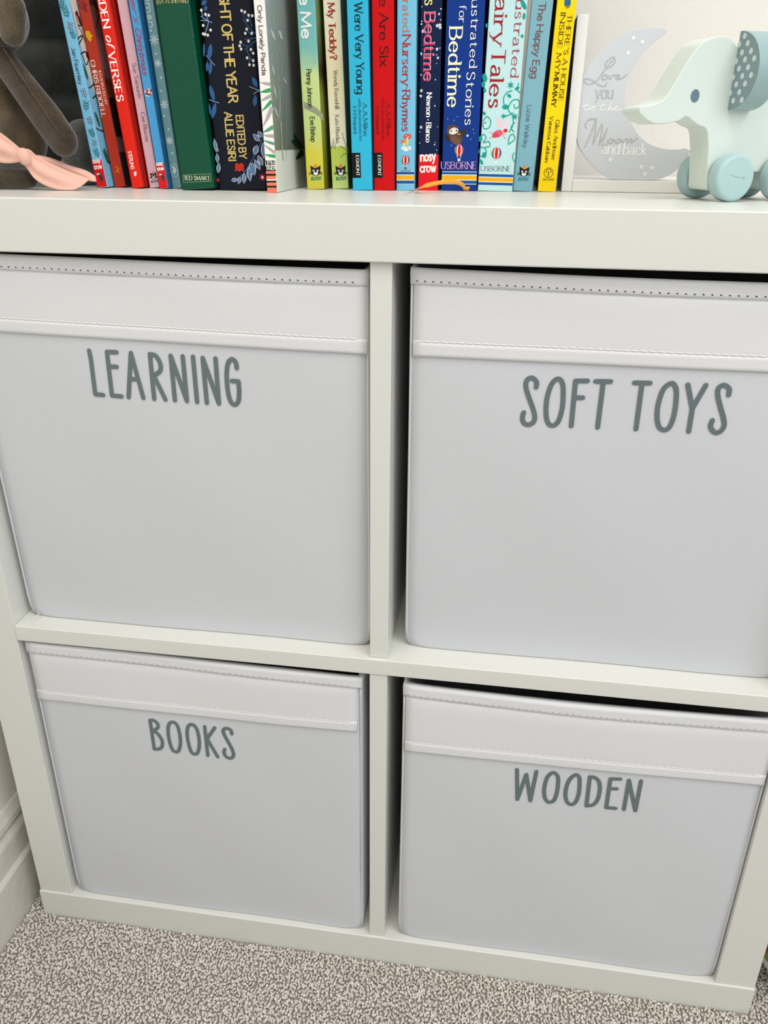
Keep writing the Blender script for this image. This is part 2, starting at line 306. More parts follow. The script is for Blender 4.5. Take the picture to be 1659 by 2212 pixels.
# ------------------------------------------------------------------ fabric storage boxes
M_fab = mat('white_box_fabric', (211, 213, 217), .8, .2, bump=(900, .12, .0006), var=(6, .012))
M_cuff = mat('white_cuff_fabric', (226, 226, 227), .75, .2, bump=(900, .12, .0006))
M_thread = mat('white_thread', (240, 240, 238), .6, .3)
M_hole = mat('needle_hole', (70, 72, 72), .9, .1)
M_vinyl = mat('grey_vinyl', (104, 118, 120), .5, .35)
def storage_box(x0, x1, z0, zl, zr, zmid, cuff, yb, yt, seam_side, label, word, band=.0115, dark=True):
    cx = (x0+x1)/2; root = empty('storage_box', (cx, .19, z0)); tag(root, label, 'storage box', 'white fabric storage boxes in the shelving unit')
    inv = Vector((cx, .19, z0))
    zt = lambda u: (zl*(1-u)+zr*u)+(zmid-(zl+zr)/2)*math.sin(math.pi*u)**.6    # rim height
    yf = lambda z: yb+(yt-yb)*((z-z0)/(zl-z0))
    r = .011
    def hw(z):   # inset of the rounded bottom corners
        h = z-z0
        return (r-math.sqrt(max(0, r*r-(r-h)**2))) if h < r else 0
    def bulge(u, v): return -.0016*math.sin(math.pi*u)*math.sin(math.pi*min(1, v)) + .0007*math.sin(9*u+3*v+x0*40)*math.sin(7*v+2*u)
    nx, nz, ns = 30, 26, 8; yB = .385
    vs = [0, .003, .0065, .011, .018, .03]+[.03+(1-.03)*i/(nz-1) for i in range(1, nz)]
    vs = [v if v > .03 else v for v in vs]
    V = []; ring_n = None; rows = []
    def ring(v, inset=0.0):
        pts = []
        ztop = lambda u: z0+v*(zt(u)-z0)
        for i in range(nx+1):
            u = i/nx; z = ztop(u); e = hw(z); x = x0+e+inset+(x1-x0-2*e-2*inset)*u
            yy = yf(z)+(bulge(u, v) if inset == 0 else 0)+inset
            edge = min(u, 1-u)*(x1-x0)
            if edge < .004 and inset == 0: yy += (.004-edge)**2*90
            pts.append((x, yy, z))
        z = ztop(1); e = hw(z)
        for j in range(1, ns): pts.append((x1-e-inset-.0012*math.sin(math.pi*j/ns), yf(z)+inset+(yB-inset*2-yf(z))*j/ns, z+(zl-z)*0))
        z = ztop(1)
        for i in range(nx+1): pts.append((x1-e-inset+(x0-x1+2*e+2*inset)*i/nx, yB-inset, ztop(1-i/nx)))
        z = ztop(0); e = hw(z)
        for j in range(1, ns): pts.append((x0+e+inset+.0012*math.sin(math.pi*j/ns), yB-inset+(yf(z)+inset-yB+inset)*j/ns, z))
        return pts
    F = []
    def addring(p): rows.append(len(V)); V.extend([Vector(q)-inv for q in p]); return len(p)
    for v in vs: n = addring(ring(v))
    for v in (1, .9, .5, .02): n = addring(ring(v, .004))
    for a, b in zip(rows[:-1], rows[1:]):
        for k in range(n): F.append((a+k, a+(k+1) % n, b+(k+1) % n, b+k))
    F.append(tuple(range(rows[0]+n-1, rows[0]-1, -1))); F.append(tuple(range(rows[-1], rows[-1]+n)))
    mesh('body', V, F, M_fab, root, smooth=True)
    # generic front strip
    def strip(name, u0, u1, top, bot, y_off, thick, m, n2=4, roundness=1, gath=0):
        VV = []; FF = []; NX = 40; prof = []
        for i in range(NX+1):
            u = u0+(u1-u0)*i/NX; za = top(u); zb = bot(u); row = []
            K = 10
            for j in range(K+1):
                t = j/K; z = zb+(za-zb)*t; v = (z-z0)/(zt(u)-z0)
                edge = min(1, min(t, 1-t)*6)**.5 if roundness else 1
                endr = min(1, min(i, NX-i)/1.5+.25)
                y = yf(z)+bulge(u, v)-y_off-thick*edge*endr+gath*math.sin(i*1.7+j)*.5
                row.append((x0+(x1-x0)*u, y, z))
            row.append((x0+(x1-x0)*u, yf(za)+bulge(u, 1)+.0002-y_off*0, za)); row.insert(0, (x0+(x1-x0)*u, yf(zb)+bulge(u, .8)+.0002, zb))
            prof.append(len(VV)); VV += [Vector(q)-inv for q in row]; L = len(row)
        for a, b in zip(prof[:-1], prof[1:]):
            for j in range(L-1): FF.append((a+j, b+j, b+j+1, a+j+1))
        FF.append(tuple(prof[0]+j for j in range(L))); FF.append(tuple(prof[-1]+j for j in range(L-1, -1, -1)))
        return mesh(name, VV, FF, m, root, smooth=True)
    c0 = .004 if seam_side != 'left' else .0085; c1 = .996 if seam_side != 'right' else .986
    cb = lambda u: cuff[0]*(1-u)+cuff[1]*u
    strip('cuff', c0, c1, lambda u: zt(u)-band*.8, cb, 0, .0017, M_cuff)
    strip('hem_fold', c0, c1, lambda u: cb(u)+.011, lambda u: cb(u)-.0002, .0012, .0011, M_cuff)
    strip('top_binding', .0, 1, lambda u: zt(u)+.0006, lambda u: zt(u)-band, .0004, .0022, M_cuff, gath=.0002)
    # binding over the side and back rims
    for xs in (x0, x1):
        pts = [Vector((xs+(.0018 if xs == x0 else -.0018), yf(zl)+.001+(yB-yf(zl)-.002)*i/12, (zl if xs == x0 else zr)+.0002*math.sin(i))) for i in range(13)]
        tube('rim_binding', [p-inv-Vector((0, 0, .004)) for p in pts], .0042, M_cuff, root, n=10, flat=.55)
    # stitching
    def stitches(zf, step, ln, m, lift, hh, name='stitching'):
        VV = []; FF = []; nst = int((x1-x0)*(c1-c0-.01)/step)
        for i in range(nst):
            xa = x0+(x1-x0)*(c0+.005)+i*step; u = (xa-x0)/(x1-x0); z = zf(u); zz = zf(min(1, u+ln/(x1-x0)))-.0003
            y = yf(z)+bulge(u, (z-z0)/(zt(u)-z0))-lift
            b = len(VV); w = hh/2
            for (dx, dz, dy) in ((0, -w, 0), (ln, -w, 0), (ln, w, 0), (0, w, 0), (ln*.15, -w*.4, -w*.7), (ln*.85, -w*.4, -w*.7), (ln*.85, w*.4, -w*.7), (ln*.15, w*.4, -w*.7)):
                VV.append(Vector((xa+dx, y+dy, (z if dx < ln/2 else zz)+dz))-inv)
            FF += [(b+4, b+5, b+6, b+7), (b, b+1, b+5, b+4), (b+1, b+2, b+6, b+5), (b+2, b+3, b+7, b+6), (b+3, b, b+4, b+7)]
        tag(mesh(name, VV, FF, m, root), kind='stuff')
    stitches(lambda u: cb(u)+.0118, .0062, .0055, M_thread, .0020, .0008)
    stitches(lambda u: zt(u)-band*.72, .0058, .0013 if dark else .001, M_hole if dark else mat('pale_hole', (150, 150, 148), .9, .1), .0027, .0008)
    # sewn side seams
    for xs, s in ((x0, 1), (x1, -1)):
        path = [Vector((xs+s*(.0012+hw(z)), yf(z)+.0012, z)) for z in [z0+.004+(zl-band-z0-.004)*i/20 for i in range(21)]]
        tube('side_seam', [p-inv for p in path], .0009, M_fab, root, n=8)
    # vinyl letters traced on the front panel
    org, sc, w, letters = word
    yy = lambda p: p
    for st in letters:
        def onf(u, v, l): return Vector((u, yf(v)+bulge((u-x0)/(x1-x0), (v-z0)/(zt(.5)-z0))-.00055-l, v))-inv
        ink = Ink(onf); ink2 = ink
        for k, q in st:
            P = []
            for (a, b) in q:
                px, py = org[0]+a/sc, org[1]+b/sc; z = z0+.28
                for _ in range(4): pt = at(px, py, Y=yf(z)+bulge((.5), .8)-.0005); z = pt.z
                P.append((pt.x, pt.z))
            if k == 'o': ink.stroke(P, w, M_vinyl, curve=True, closed=True)
            else: ink.stroke(P, w, M_vinyl, curve=(k == '~'))
        ink.build('letter', root)
    return root
LEARN = ((150, 700), 4.046, .0036, [
 [('-', [(172, 232), (190, 320)]), ('-', [(190, 320), (228, 612), (298, 618)])],
 [('-', [(412, 246), (328, 243), (375, 622), (460, 630)]), ('-', [(350, 370), (415, 373)])],
 [('-', [(521, 637), (537, 252), (650, 643)]), ('-', [(537, 480), (598, 480)])],
 [('-', [(745, 652), (703, 262)]), ('~', [(703, 264), (752, 276), (792, 340), (795, 405), (742, 450)]), ('-', [(742, 455), (843, 658)])],
 [('-', [(925, 664), (885, 277), (1030, 672), (990, 282)])],
 [('-', [(1080, 285), (1118, 680)])],
 [('-', [(1203, 688), (1165, 295), (1308, 695), (1277, 300)])],
 [('~', [(1463, 385), (1455, 335), (1420, 306), (1387, 345), (1375, 440), (1385, 580), (1410, 675), (1447, 705), (1478, 670), (1484, 590), (1478, 500)]), ('-', [(1478, 500), (1421, 497)])]])
SOFT = ((1080, 780), 3.072, .0036, [
 [('~', [(240, 174), (243, 140), (212, 111), (178, 130), (173, 175), (192, 240), (218, 310), (231, 365), (223, 402), (190, 421), (158, 408), (149, 375), (158, 340)])],
 [('o', [(385, 118), (342, 155), (312, 250), (306, 350), (320, 410), (350, 427), (385, 402), (412, 320), (420, 220), (415, 148)])],
 [('-', [(582, 132), (502, 132), (473, 430)]), ('-', [(495, 243), (550, 243)])],
 [('-', [(635, 135), (735, 136)]), ('-', [(686, 140), (648, 440)])],
 [('-', [(893, 144), (997, 146)]), ('-', [(943, 150), (903, 452)])],
 [('o', [(1137, 147), (1083, 190), (1050, 290), (1043, 370), (1055, 435), (1088, 458), (1125, 438), (1155, 360), (1170, 250), (1167, 178)])],
 [('-', [(1247, 157), (1277, 315)]), ('-', [(1367, 160), (1277, 315), (1253, 468)])],
 [('~', [(1518, 226), (1522, 185), (1487, 160), (1452, 180), (1446, 225), (1462, 300), (1484, 380), (1488, 430), (1462, 468), (1427, 474), (1398, 438), (1410, 393)])]])
BOOKS = ((290, 1530), 6.381, .0034, [
 [('-', [(218, 162), (280, 556)]), ('~', [(218, 162), (270, 166), (322, 210), (325, 265), (262, 306)]), ('~', [(262, 306), (330, 350), (388, 440), (388, 515), (350, 552), (280, 557)])],
 [('o', [(515, 190), (475, 230), (470, 330), (490, 450), (530, 560), (580, 592), (620, 570), (640, 480), (632, 370), (605, 260), (565, 202)])],
 [('o', [(780, 221), (738, 260), (732, 360), (750, 470), (790, 590), (840, 624), (880, 600), (900, 510), (893, 400), (865, 290), (825, 236)])],
 [('-', [(971, 250), (1018, 645)]), ('-', [(1110, 266), (1006, 415)]), ('-', [(1006, 415), (1155, 665)])],
 [('~', [(1345, 353), (1330, 300), (1270, 274), (1228, 300), (1240, 360), (1290, 450), (1345, 550), (1371, 630), (1352, 675), (1310, 682), (1260, 652), (1240, 602), (1250, 560)])]])
WOOD = ((1080, 1640), 4.879, .0036, [
 [('-', [(180, 110), (183, 420), (279, 160), (320, 435), (385, 130)])],
 [('o', [(560, 143), (500, 190), (468, 300), (470, 390), (495, 440), (530, 453), (572, 428), (600, 350), (613, 250), (608, 178)])],
 [('o', [(797, 166), (735, 215), (697, 310), (692, 400), (715, 460), (755, 478), (797, 452), (830, 370), (840, 260), (834, 188)])],
 [('-', [(948, 186), (911, 492)]), ('~', [(948, 186), (1002, 195), (1045, 240), (1053, 320), (1032, 420), (985, 480), (911, 494)])],
 [('-', [(1270, 210), (1165, 207), (1120, 512), (1220, 520)]), ('-', [(1150, 312), (1232, 313)])],
 [('-', [(1306, 533), (1360, 222), (1427, 545), (1488, 230)])]])
storage_box(.0445, .3725, .391, .7240, .7195, .7212, (.6642, .6582), .021, .011, 'none', 'white fabric box lettered LEARNING in the upper left compartment', LEARN)
ub = bpy.data.objects['storage_box']; ti = Vector(ub.location)
tube('loose_thread', [at(x, y, Y=Y)-ti for x, y, Y in ((85, 1320, .0215), (84, 1326, .017), (78, 1332, .012), (71, 1335, .009))], .0003, M_thread, ub, n=6)
storage_box(.4028, .7248, .391, .7222, .7188, .7192, (.6582, .6575), .0265, .012, 'left', 'white fabric box lettered SOFT TOYS in the upper right compartment', SOFT)
storage_box(.0440, .3670, .039, .3705, .3655, .3682, (.3045, .3053), .0062, .0062, 'right', 'white fabric box lettered BOOKS in the lower left compartment', BOOKS, dark=False)
storage_box(.4045, .7255, .039, .3642, .3640, .3605, (.2893, .2931), .0062, .0062, 'left', 'white fabric box lettered WOODEN in the lower right compartment', WOOD, dark=False, band=.0125)

# ------------------------------------------------------------------ books
TOP = .7652
M_page = mat('book_pages', (236, 230, 214), .85, .2, var=(700, .05))
INKM = {}
def I(c, rough=.4, metal=0, bump=None):
    k = (c, rough, metal)
    if k not in INKM: INKM[k] = mat('print_'+str(c).replace('#', ''), c, max(rough, .35), .22, metal=metal, bump=bump)
    return INKM[k]
def own(name):
    def deco(fn):
        def g(b, *a, **k):
            old = b.ink; f0 = old.f; b.ink = Ink(lambda u, v, l: f0(u, v, l+1.2e-4)); fn(b, *a, **k); b.ink.build(name, b.root); b.ink = old
        return g
    return deco
class Book:
    def __init__(b, px, label, cover, h=.25, D=.2, hard=False, side=None):
        xl, xr, y0, tl, tr = px
        Y = (at(xl, y0, Z=TOP).y+at(xr, y0, Z=TOP).y)/2; b.Y = Y
        A, B_, C_, D_ = at(xl, y0, Y=Y), at(xr, y0, Y=Y), at(tl, 0, Y=Y), at(tr, 0, Y=Y)
        b.w = w = (B_.x-A.x)*.7+(D_.x-C_.x)*.3
        b.lean = math.atan(((C_.x+D_.x)-(A.x+B_.x))/2/(C_.z-TOP))
        z0 = TOP+abs(math.sin(b.lean))*w/2
        b.root = empty('book', ((A.x+B_.x)/2, Y, z0), (0, b.lean, 0)); tag(b.root, label, 'book', 'picture books in the row on the shelf top')
        b.M = Matrix.Translation((( A.x+B_.x)/2, Y, z0)) @ Matrix.Rotation(b.lean, 4, 'Y'); b.Mi = b.M.inverted()
        t = .0021 if hard else .0007; r = min(w*.3, .0022 if hard else .0009); D = min(D, .405-Y)
        o = []   # outer U profile in (x, y)
        for i in range(5): a = math.pi/2*i/4; o.append((-w/2+r-r*math.cos(a), r-r*math.sin(a)))
        for i in range(5): a = math.pi/2*i/4; o.append((w/2-r+r*math.sin(a), r-r*math.cos(a)))
        if hard:    # hinge grooves beside the spine
            g = .0007
            o += [(w/2, .004), (w/2-g, .0062), (w/2-g, .0078), (w/2, .010)]; o = [(-w/2, .010), (-w/2+g, .0078), (-w/2+g, .0062), (-w/2, .004)]+o
        o = [(-w/2, D)]+o+[(w/2, D), (w/2-t, D), (w/2-t, t*1.2), (-w/2+t, t*1.2), (-w/2+t, D)]
        n = len(o); V = [(x, y, 0) for x, y in o]+[(x, y, h) for x, y in o]
        F = [(i, (i+1) % n, n+(i+1) % n, n+i) for i in range(n)]
        # end caps as quads between outer and inner wall
        m = n-4; inner = [n-4, n-3, n-2, n-1]
        mid = m//2
        for base, fl in ((0, 1), (n, 0)):
            L = [base+k for k in list(range(0, mid+1))]+[base+n-2, base+n-1]
            Rr = [base+k for k in range(mid, m)]+[base+n-4, base+n-3, base+n-2]
            for q in (L, Rr): F.append(tuple(q if fl else q[::-1]))
        mats = [cover]+([side] if side else []); mi = [0]*len(F)
        if side:
            for i in range(n):
                if o[i][1] > r*.9 and o[(i+1) % n][1] > r*.9: mi[i] = 1
        b.cover = mesh('cover', V, F, mats, b.root, mi=mi)
        rr = .003 if hard else .0004
        ed = -.004 if hard else -.0006
        box('page_block', (-w/2+t+.00005, t*1.2+.0002, rr), (w/2-t-.00005, D+ed, h-rr), M_page, b.root)
        b.h = h; b.D = D
        b.ink = Ink(lambda s, q, l: (s, -.00008-l, q)); b.sink = Ink(lambda d, q, l: (w/2+.00012+l, d, q)); b.lsink = Ink(lambda d, q, l: (-w/2-.00012-l, -d, q))
        b.sink.umin = .0012
        b.k = FOC/((Vector(b.M.translation)-Vector(CP)).dot(FW))    # pixels per metre
    def ray(b, px, py):
        d = FW+RT*((px-W_/2)/FOC)+UP*((H_/2-py)/FOC)
        return b.Mi @ Vector(CP), b.Mi.to_3x3() @ d
    def Q(b, px, py):
        o, d = b.ray(px, py); t = -o.y/d.y; p = o+d*t; return Vector((p.x, p.z))
    def QS(b, px, py, sg=1):
        o, d = b.ray(px, py); t = (sg*b.w/2-o.x)/d.x; p = o+d*t; return Vector((p.y, p.z))
    def T(b, py):
        o, d = b.ray(sum(b.px)/2 if hasattr(b, 'px') else at0(b), py); t = -o.y/d.y; return (o+d*t).z
    def title(b, txt, y0, y1, f0, f1, col, style='serif', weight=.13, slant=0, rough=.4, metal=0, ink=None):
        """printed text read downwards from image row y0 to y1, baseline at fraction f0 of the spine, capitals up to f1"""
        ta, tb = b.T(y0), b.T(y1)
        if style == 'serif': weight *= 1.15
        k_ = Ink(b.ink.f); k_.text(txt, ((f0-.5)*b.w, ta), ((f0-.5)*b.w, tb), (f1-f0)*b.w, I(col, rough, metal), style, weight, b.nl(), slant); k_.build('lettering', b.root)
    def nl(b): b.cnt = getattr(b, 'cnt', 0)+1; return 1.5e-4+b.cnt*2e-6
    def across(b, txt, px0, px1, py, hpx, col, style='sans', weight=.13, ink=None):
        p, q = b.Q(px0, py), b.Q(px1, py); k_ = Ink(b.ink.f); k_.text(txt, p, q, hpx/b.k, I(col), style, weight, 1.6e-4); k_.build('lettering', b.root)
    def band(b, y0, y1, col, f0=0, f1=1, lift=1e-5): b.ink.rect((f0-.5)*b.w+.0002*(f0 == 0), b.T(y1), (f1-.5)*b.w-.0002*(f1 == 1), b.T(y0), I(col), lift)
    def done(b, name='spine_print'):
        if b.ink.F: b.ink.build(name, b.root)
        if b.sink.F: b.sink.build('cover_print', b.root)
        if b.lsink.F: b.lsink.build('cover_print', b.root)
def at0(b):
    p = b.M @ Vector((0, 0, .06)); d = p-Vector(CP); return W_/2+FOC*d.dot(RT)/d.dot(FW)
# emblems, drawn in the plane of the spine at an image position, s = size in pixels
def P(b, px, py): return b.Q(px, py)
@own('publisher_mark')
def cat_logo(b, px, py, s, wordcol='#1E7F6B'):
    k = s/b.k; c = b.Q(px, py); ink = b.ink; bl, wh, og = I('#151515'), I('#F4F2EC'), I('#E88A2A'); u, v = c
    ink.disc(u, v, .46*k, bl, 3e-5, ry=.36*k, n=16)
    for sg in (-1, 1):
        ink.poly([(u+sg*.46*k, v+.1*k), (u+sg*.5*k, v+.56*k), (u+sg*.12*k, v+.34*k)], bl, 3e-5)
        ink.disc(u+sg*.2*k, v+.1*k, .1*k, wh, 6e-5); ink.disc(u+sg*.2*k, v+.1*k, .045*k, bl, 8e-5)
        for a in (-.12, 0, .12): ink.stroke([(u+sg*.3*k, v-.12*k), (u+sg*.66*k, v-.14*k+a*k)], .035*k, bl, 3e-5)
        ink.disc(u+sg*.1*k, v-.14*k, .13*k, wh, 6e-5)
    ink.disc(u, v-.2*k, .16*k, wh, 6e-5, ry=.12*k); ink.disc(u, v-.1*k, .05*k, bl, 9e-5, ry=.04*k)
    ink.disc(u, v+.46*k, .2*k, og, 5e-5, ry=.15*k); ink.disc(u, v+.66*k, .07*k, og, 7e-5)
    if wordcol: ink.text('JELLYCAT', (u-.52*k, v-.74*k), (u+.52*k, v-.7*k), .26*k, I(wordcol), 'sans', .2, 3e-5)
@own('publisher_mark')
def balloon(b, px, py, s, word=None):
    k = s/b.k; u, v = b.Q(px, py); ink = b.ink
    cols = ['#E9C21E', '#7A2A83', '#3FA34A', '#E8791E', '#F2F2EE', '#D81E2A']
    for w, c in zip((.40, .40, .33, .27, .2, .13), ('#F2F2EE', '#7A2A83', '#1E4E9E', '#E9A21E', '#F2F2EE', '#D8141E')):
        ink.disc(u, v+.18*k, w*k, I(c), 3e-5+(.45-w)*1e-4, ry=.44*k, n=20)
    ink.poly([(u-.36*k, v+.3*k), (u-.30*k, v+.48*k), (u-.33*k, v-.02*k)], I('#E9C21E'), 8e-5); ink.poly([(u-.3*k, v-.0*k), (u-.24*k, v+.5*k), (u-.2*k, v-.14*k)], I('#3FA34A'), 8e-5)
    for sg in (-1, 1): ink.stroke([(u+sg*.2*k, v-.2*k), (u+sg*.07*k, v-.46*k)], .03*k, I('#F2F2EE'), 3e-5)
    ink.rect(u-.1*k, v-.62*k, u+.1*k, v-.46*k, I('#8A1F1F' if word else '#F2F2EE'), 5e-5)
    if word: b.ink.text('USBORNE', (u-.5*k, v-.86*k), (u+.5*k, v-.86*k), .12*k, I('#333333'), 'sans', .12, 3e-5)
@own('publisher_mark')
def crow_block(b, y0, y1, col='#E0141C', white='#F8F4EE'):
    b.band(y0, y1, col); ink = b.ink; h = b.T(y0)-b.T(y1); t = b.T(y0); w = b.w; wh = I(white); gy = I('#3A3A40')
    ink.text('nosy', (-.38*w, t-.30*w), (.34*w, t-.26*w), .42*w if h > 1.5*w else .3*w, wh, 'sans', .17, 4e-5)
    ink.text('crow', (-.40*w, t-.80*w), (.36*w, t-.78*w), .40*w if h > 1.5*w else .3*w, wh, 'sans', .17, 4e-5)
    cyy = t-1.55*w
    if cyy-.5*w > b.T(y1)-.3*w:
        ink.disc(.06*w, max(cyy, b.T(y1)+.36*w), .2*w, gy, 4e-5, ry=.32*w, rot=.2); q = max(cyy, b.T(y1)+.36*w)
        ink.disc(-.02*w, q+.3*w, .19*w, gy, 5e-5); ink.poly([(-.34*w, q+.32*w), (-.1*w, q+.42*w), (-.1*w, q+.22*w)], wh, 6e-5); ink.disc(-.0*w, q+.34*w, .06*w, wh, 7e-5)
        for e in (0, .12): ink.stroke([(.02*w+e*w, q-.3*w), (.0*w+e*w, q-.44*w)], .04*w, gy, 5e-5)
def sprig(ink, pt, px, py, s, k_, stem, leaf, berry=None, flip=1, ang=0, n=3):
    """a printed twig with leaves; pt maps pixels to print coordinates"""
    c = pt(px, py); k = s/k_; ca, sa = math.cos(ang), math.sin(ang)
    def r(a, b_): return (c.x+(a*ca-b_*sa)*k*flip, c.y+(a*sa+b_*ca)*k)
    ink.stroke([r(0, -1), r(.05, -.3), r(-.02, .3), r(.1, 1)], .09*k, stem, 2e-5, curve=True)
    for i in range(n):
        y = -.7+1.5*i/n
        for sg in (-1, 1):
            if berry:
                ink.stroke([r(0, y), r(sg*.45, y+.4)], .06*k, stem, 2e-5); ink.disc(*r(sg*.47, y+.45), .13*k, berry, 4e-5)
            else: ink.stroke([r(0, y), r(sg*.3, y+.2), r(sg*.55, y+.6)], .2*k, leaf, 2e-5, curve=True, taper=True)

def book(px, *a, **k): return Book(px, *a, **k)
# 1 pale blue with berries
b = book((211, 232, 406, 124, 149), 'slim pale blue book with red berry sprigs, leftmost in the row', I('#7EC1E2'), h=.262, D=.21)
b.title('Jan Fearnley', 99, 181, .32, .68, '#31465E', 'sans', .12)
crow_block(b, 347, 406.5)
tl = I('#2C6E78'); rd = I('#B0202C')
for (x, y, s, be, fl) in [(142, 25, 12, None, 1), (152, 58, 9, rd, -1), (158, 75, 9, None, 1), (182, 202, 10, rd, 1), (186, 228, 11, None, -1), (195, 262, 9, rd, 1), (199, 287, 10, None, 1), (204, 310, 8, rd, -1), (209, 330, 10, None, 1), (134, 8, 9, None, -1)]:
    sprig(b.ink, b.Q, x, y, s, b.k, tl, tl, be, fl, .25)
S_ = b.sink
S_.poly([b.QS(150, 0), b.QS(165, 0), b.QS(222, 240), b.QS(199, 190), b.QS(185, 140)], I('#E6E0D2'), 0)
for q in [[(168, 55), (178, 78), (168, 98)], [(166, 85), (178, 78), (190, 100)], [(172, 118), (184, 112), (197, 122)], [(178, 120), (186, 140), (192, 124)], [(192, 190), (202, 182), (206, 165)], [(200, 212), (215, 200)], [(205, 275), (215, 281), (226, 284)], [(222, 325), (232, 350), (240, 350)], [(162, 28), (170, 55), (182, 48)]]:
    S_.stroke([b.QS(*p) for p in q], .0011, I('#23303A'), 2e-5, curve=True)
for q in [(166, 30), (172, 46), (188, 120), (170, 40)]: c = b.QS(*q); S_.disc(c.x, c.y, .0022, I('#7C1822'), 4e-5)
for q in [(184, 155), (210, 258), (229, 335)]: c = b.QS(*q); S_.disc(c.x, c.y, .0022, I('#2F5A46'), 4e-5, ry=.006, rot=.3)
b.done()
# 2 rust red
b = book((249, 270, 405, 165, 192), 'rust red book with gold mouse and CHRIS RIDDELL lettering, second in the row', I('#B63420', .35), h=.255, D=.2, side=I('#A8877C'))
b.title('CHRIS RIDDELL', 127, 252, .1, .48, '#F0D9CC', 'serif', .19); b.title('ILLUSTRATED BY', 152, 226, .66, .88, '#F0D9CC', 'serif', .18)
gd = I('#E8B820', .25, .6); keep = b.ink; b.ink = Ink(keep.f)
for (x, y, r1, r2) in [(190, 72, .0022, .0019), (193, 80, .0019, .0028), (189, 78, .0012, .0012), (197, 77, .0012, .0010)]: c = b.Q(x, y); b.ink.disc(c.x, c.y, r1, gd, 4e-5, ry=r2)
c = b.Q(193, 80); b.ink.stroke([c, b.Q(197, 86), b.Q(195, 90)], .0006, gd, 4e-5)
b.ink.build('mouse_emblem', b.root); b.ink = Ink(keep.f)
for q in [[(171, 2), (180, 12), (184, 25)], [(178, 0), (184, 14), (188, 25)], [(170, 10), (178, 18), (188, 10)], [(184, 5), (182, 16), (176, 20)]]: b.ink.stroke([b.Q(*p) for p in q], .0011, I('#7A2030'), 3e-5)
b.ink.build('ornament', b.root); b.ink = keep
for q in [[(250, 360), (256, 366), (250, 372)], [(253, 368), (258, 374)]]: b.ink.stroke([b.Q(*p) for p in q], .0006, gd, 3e-5, curve=True)
S_ = b.sink
for (x, y, rx, ry, c) in [(200, 25, .010, .02, '#5B3A34'), (208, 60, .008, .02, '#8E6A66'), (216, 110, .010, .007, '#2C2444'), (222, 130, .01, .02, '#9E8088'), (240, 215, .010, .02, '#7D4A2C'), (250, 260, .012, .022, '#2A2020'), (262, 330, .012, .016, '#8B6E70'), (270, 370, .014, .02, '#3A3440')]:
    q = b.QS(x, y); S_.disc(q.x, q.y, rx*1.4, I(c), 1e-5, ry=ry*.8, n=14)
for q in [[(204, 5), (212, 30), (208, 60)], [(218, 145), (226, 170), (232, 200)], [(226, 150), (230, 180)]]: S_.stroke([b.QS(*p) for p in q], .0012, I('#2A2020'), 3e-5, curve=True)
b.done()
# 3 red verses
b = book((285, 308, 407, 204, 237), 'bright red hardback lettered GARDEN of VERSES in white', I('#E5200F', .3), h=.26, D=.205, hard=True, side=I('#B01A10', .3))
b.title('GARDEN', -62, 56, .22, .76, '#FBF3EC', 'serif', .19); b.title('of', 72, 96, .25, .78, '#FBF3EC', 'serif', .17, .35); b.title('VERSES', 110, 218, .2, .74, '#FBF3EC', 'serif', .2)
b.title('STERLING', 328, 367, .3, .58, '#FBE3DC', 'sans', .17); c = b.Q(292, 376); b.ink.disc(c.x, c.y, .0012, I('#FBE3DC'), 3e-5, ry=.0017); b.ink.disc(c.x+.0008, c.y+.0014, .0008, I('#FBE3DC'), 3e-5)
b.done()
# 4 pink
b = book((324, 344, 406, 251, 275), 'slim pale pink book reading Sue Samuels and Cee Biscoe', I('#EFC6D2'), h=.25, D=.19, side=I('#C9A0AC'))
b.title('Sue Samuels', 135, 212, .42, .8, '#8C7480', 'serif', .11); b.title('Cee Biscoe', 243, 307, .42, .8, '#6C5A66', 'serif', .11)
cat_logo(b, 332, 381, 14, None); c = b.Q(334, 392); b.ink.text('JELLYCAT', (c.x-.0033, c.y-.0008), (c.x+.0033, c.y-.0004), .0016, I('#2A3A78'), 'sans', .2, 3e-5)
b.done()
# 5 blue christmas
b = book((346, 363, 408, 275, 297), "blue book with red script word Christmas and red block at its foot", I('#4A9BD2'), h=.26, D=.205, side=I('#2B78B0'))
b.title("ster's", -40, 42, .3, .82, '#C83A4A', 'sans', .12, .35); b.title('Christmas', 55, 158, .26, .86, '#C02F42', 'sans', .13, .35)
for (x, y, r, c) in [(320, 200, .0030, '#E8DCD8'), (318, 196, .0014, '#C04858'), (324, 204, .0012, '#C04858'), (320, 204, .0009, '#333344'), (316, 202, .0009, '#333344'), (326, 196, .001, '#7A3040')]: q = b.Q(x, y); b.ink.disc(q.x, q.y, r, I(c), 3e-5+(.0035-r)*.02)
crow_block(b, 353, 408.5); b.done()
# 6 snowman
b = book((373, 392, 407, 309.5, 330.5), 'grey teal book with printed snowflakes, just left of the dark green hardback', I('#7FAEB5'), h=.255, D=.19)
b.title('Snowman', -70, 56, .2, .75, '#D8E6E6', 'sans', .2)
wh = I('#DCEBEA')
for (x, y, r) in [(333, 86, 9), (341, 137, 6.5), (355, 226, 8.5), (366, 304, 7)]:
    c = b.Q(x, y)
    for i in range(8): a = math.pi*i/4; b.ink.stroke([(c.x+.2*r/b.k*math.cos(a), c.y+.2*r/b.k*math.sin(a)), (c.x+r/b.k*math.cos(a), c.y+r/b.k*math.sin(a))], 2.1/b.k, wh, 2e-5)
for (x, y) in [(337, 116), (348, 168), (348, 196), (355, 250), (364, 279), (372, 331), (326, 66)]: c = b.Q(x, y); b.ink.disc(c.x, c.y, 2.2/b.k, wh, 2e-5)
c = b.Q(377, 368); k = 1/b.k
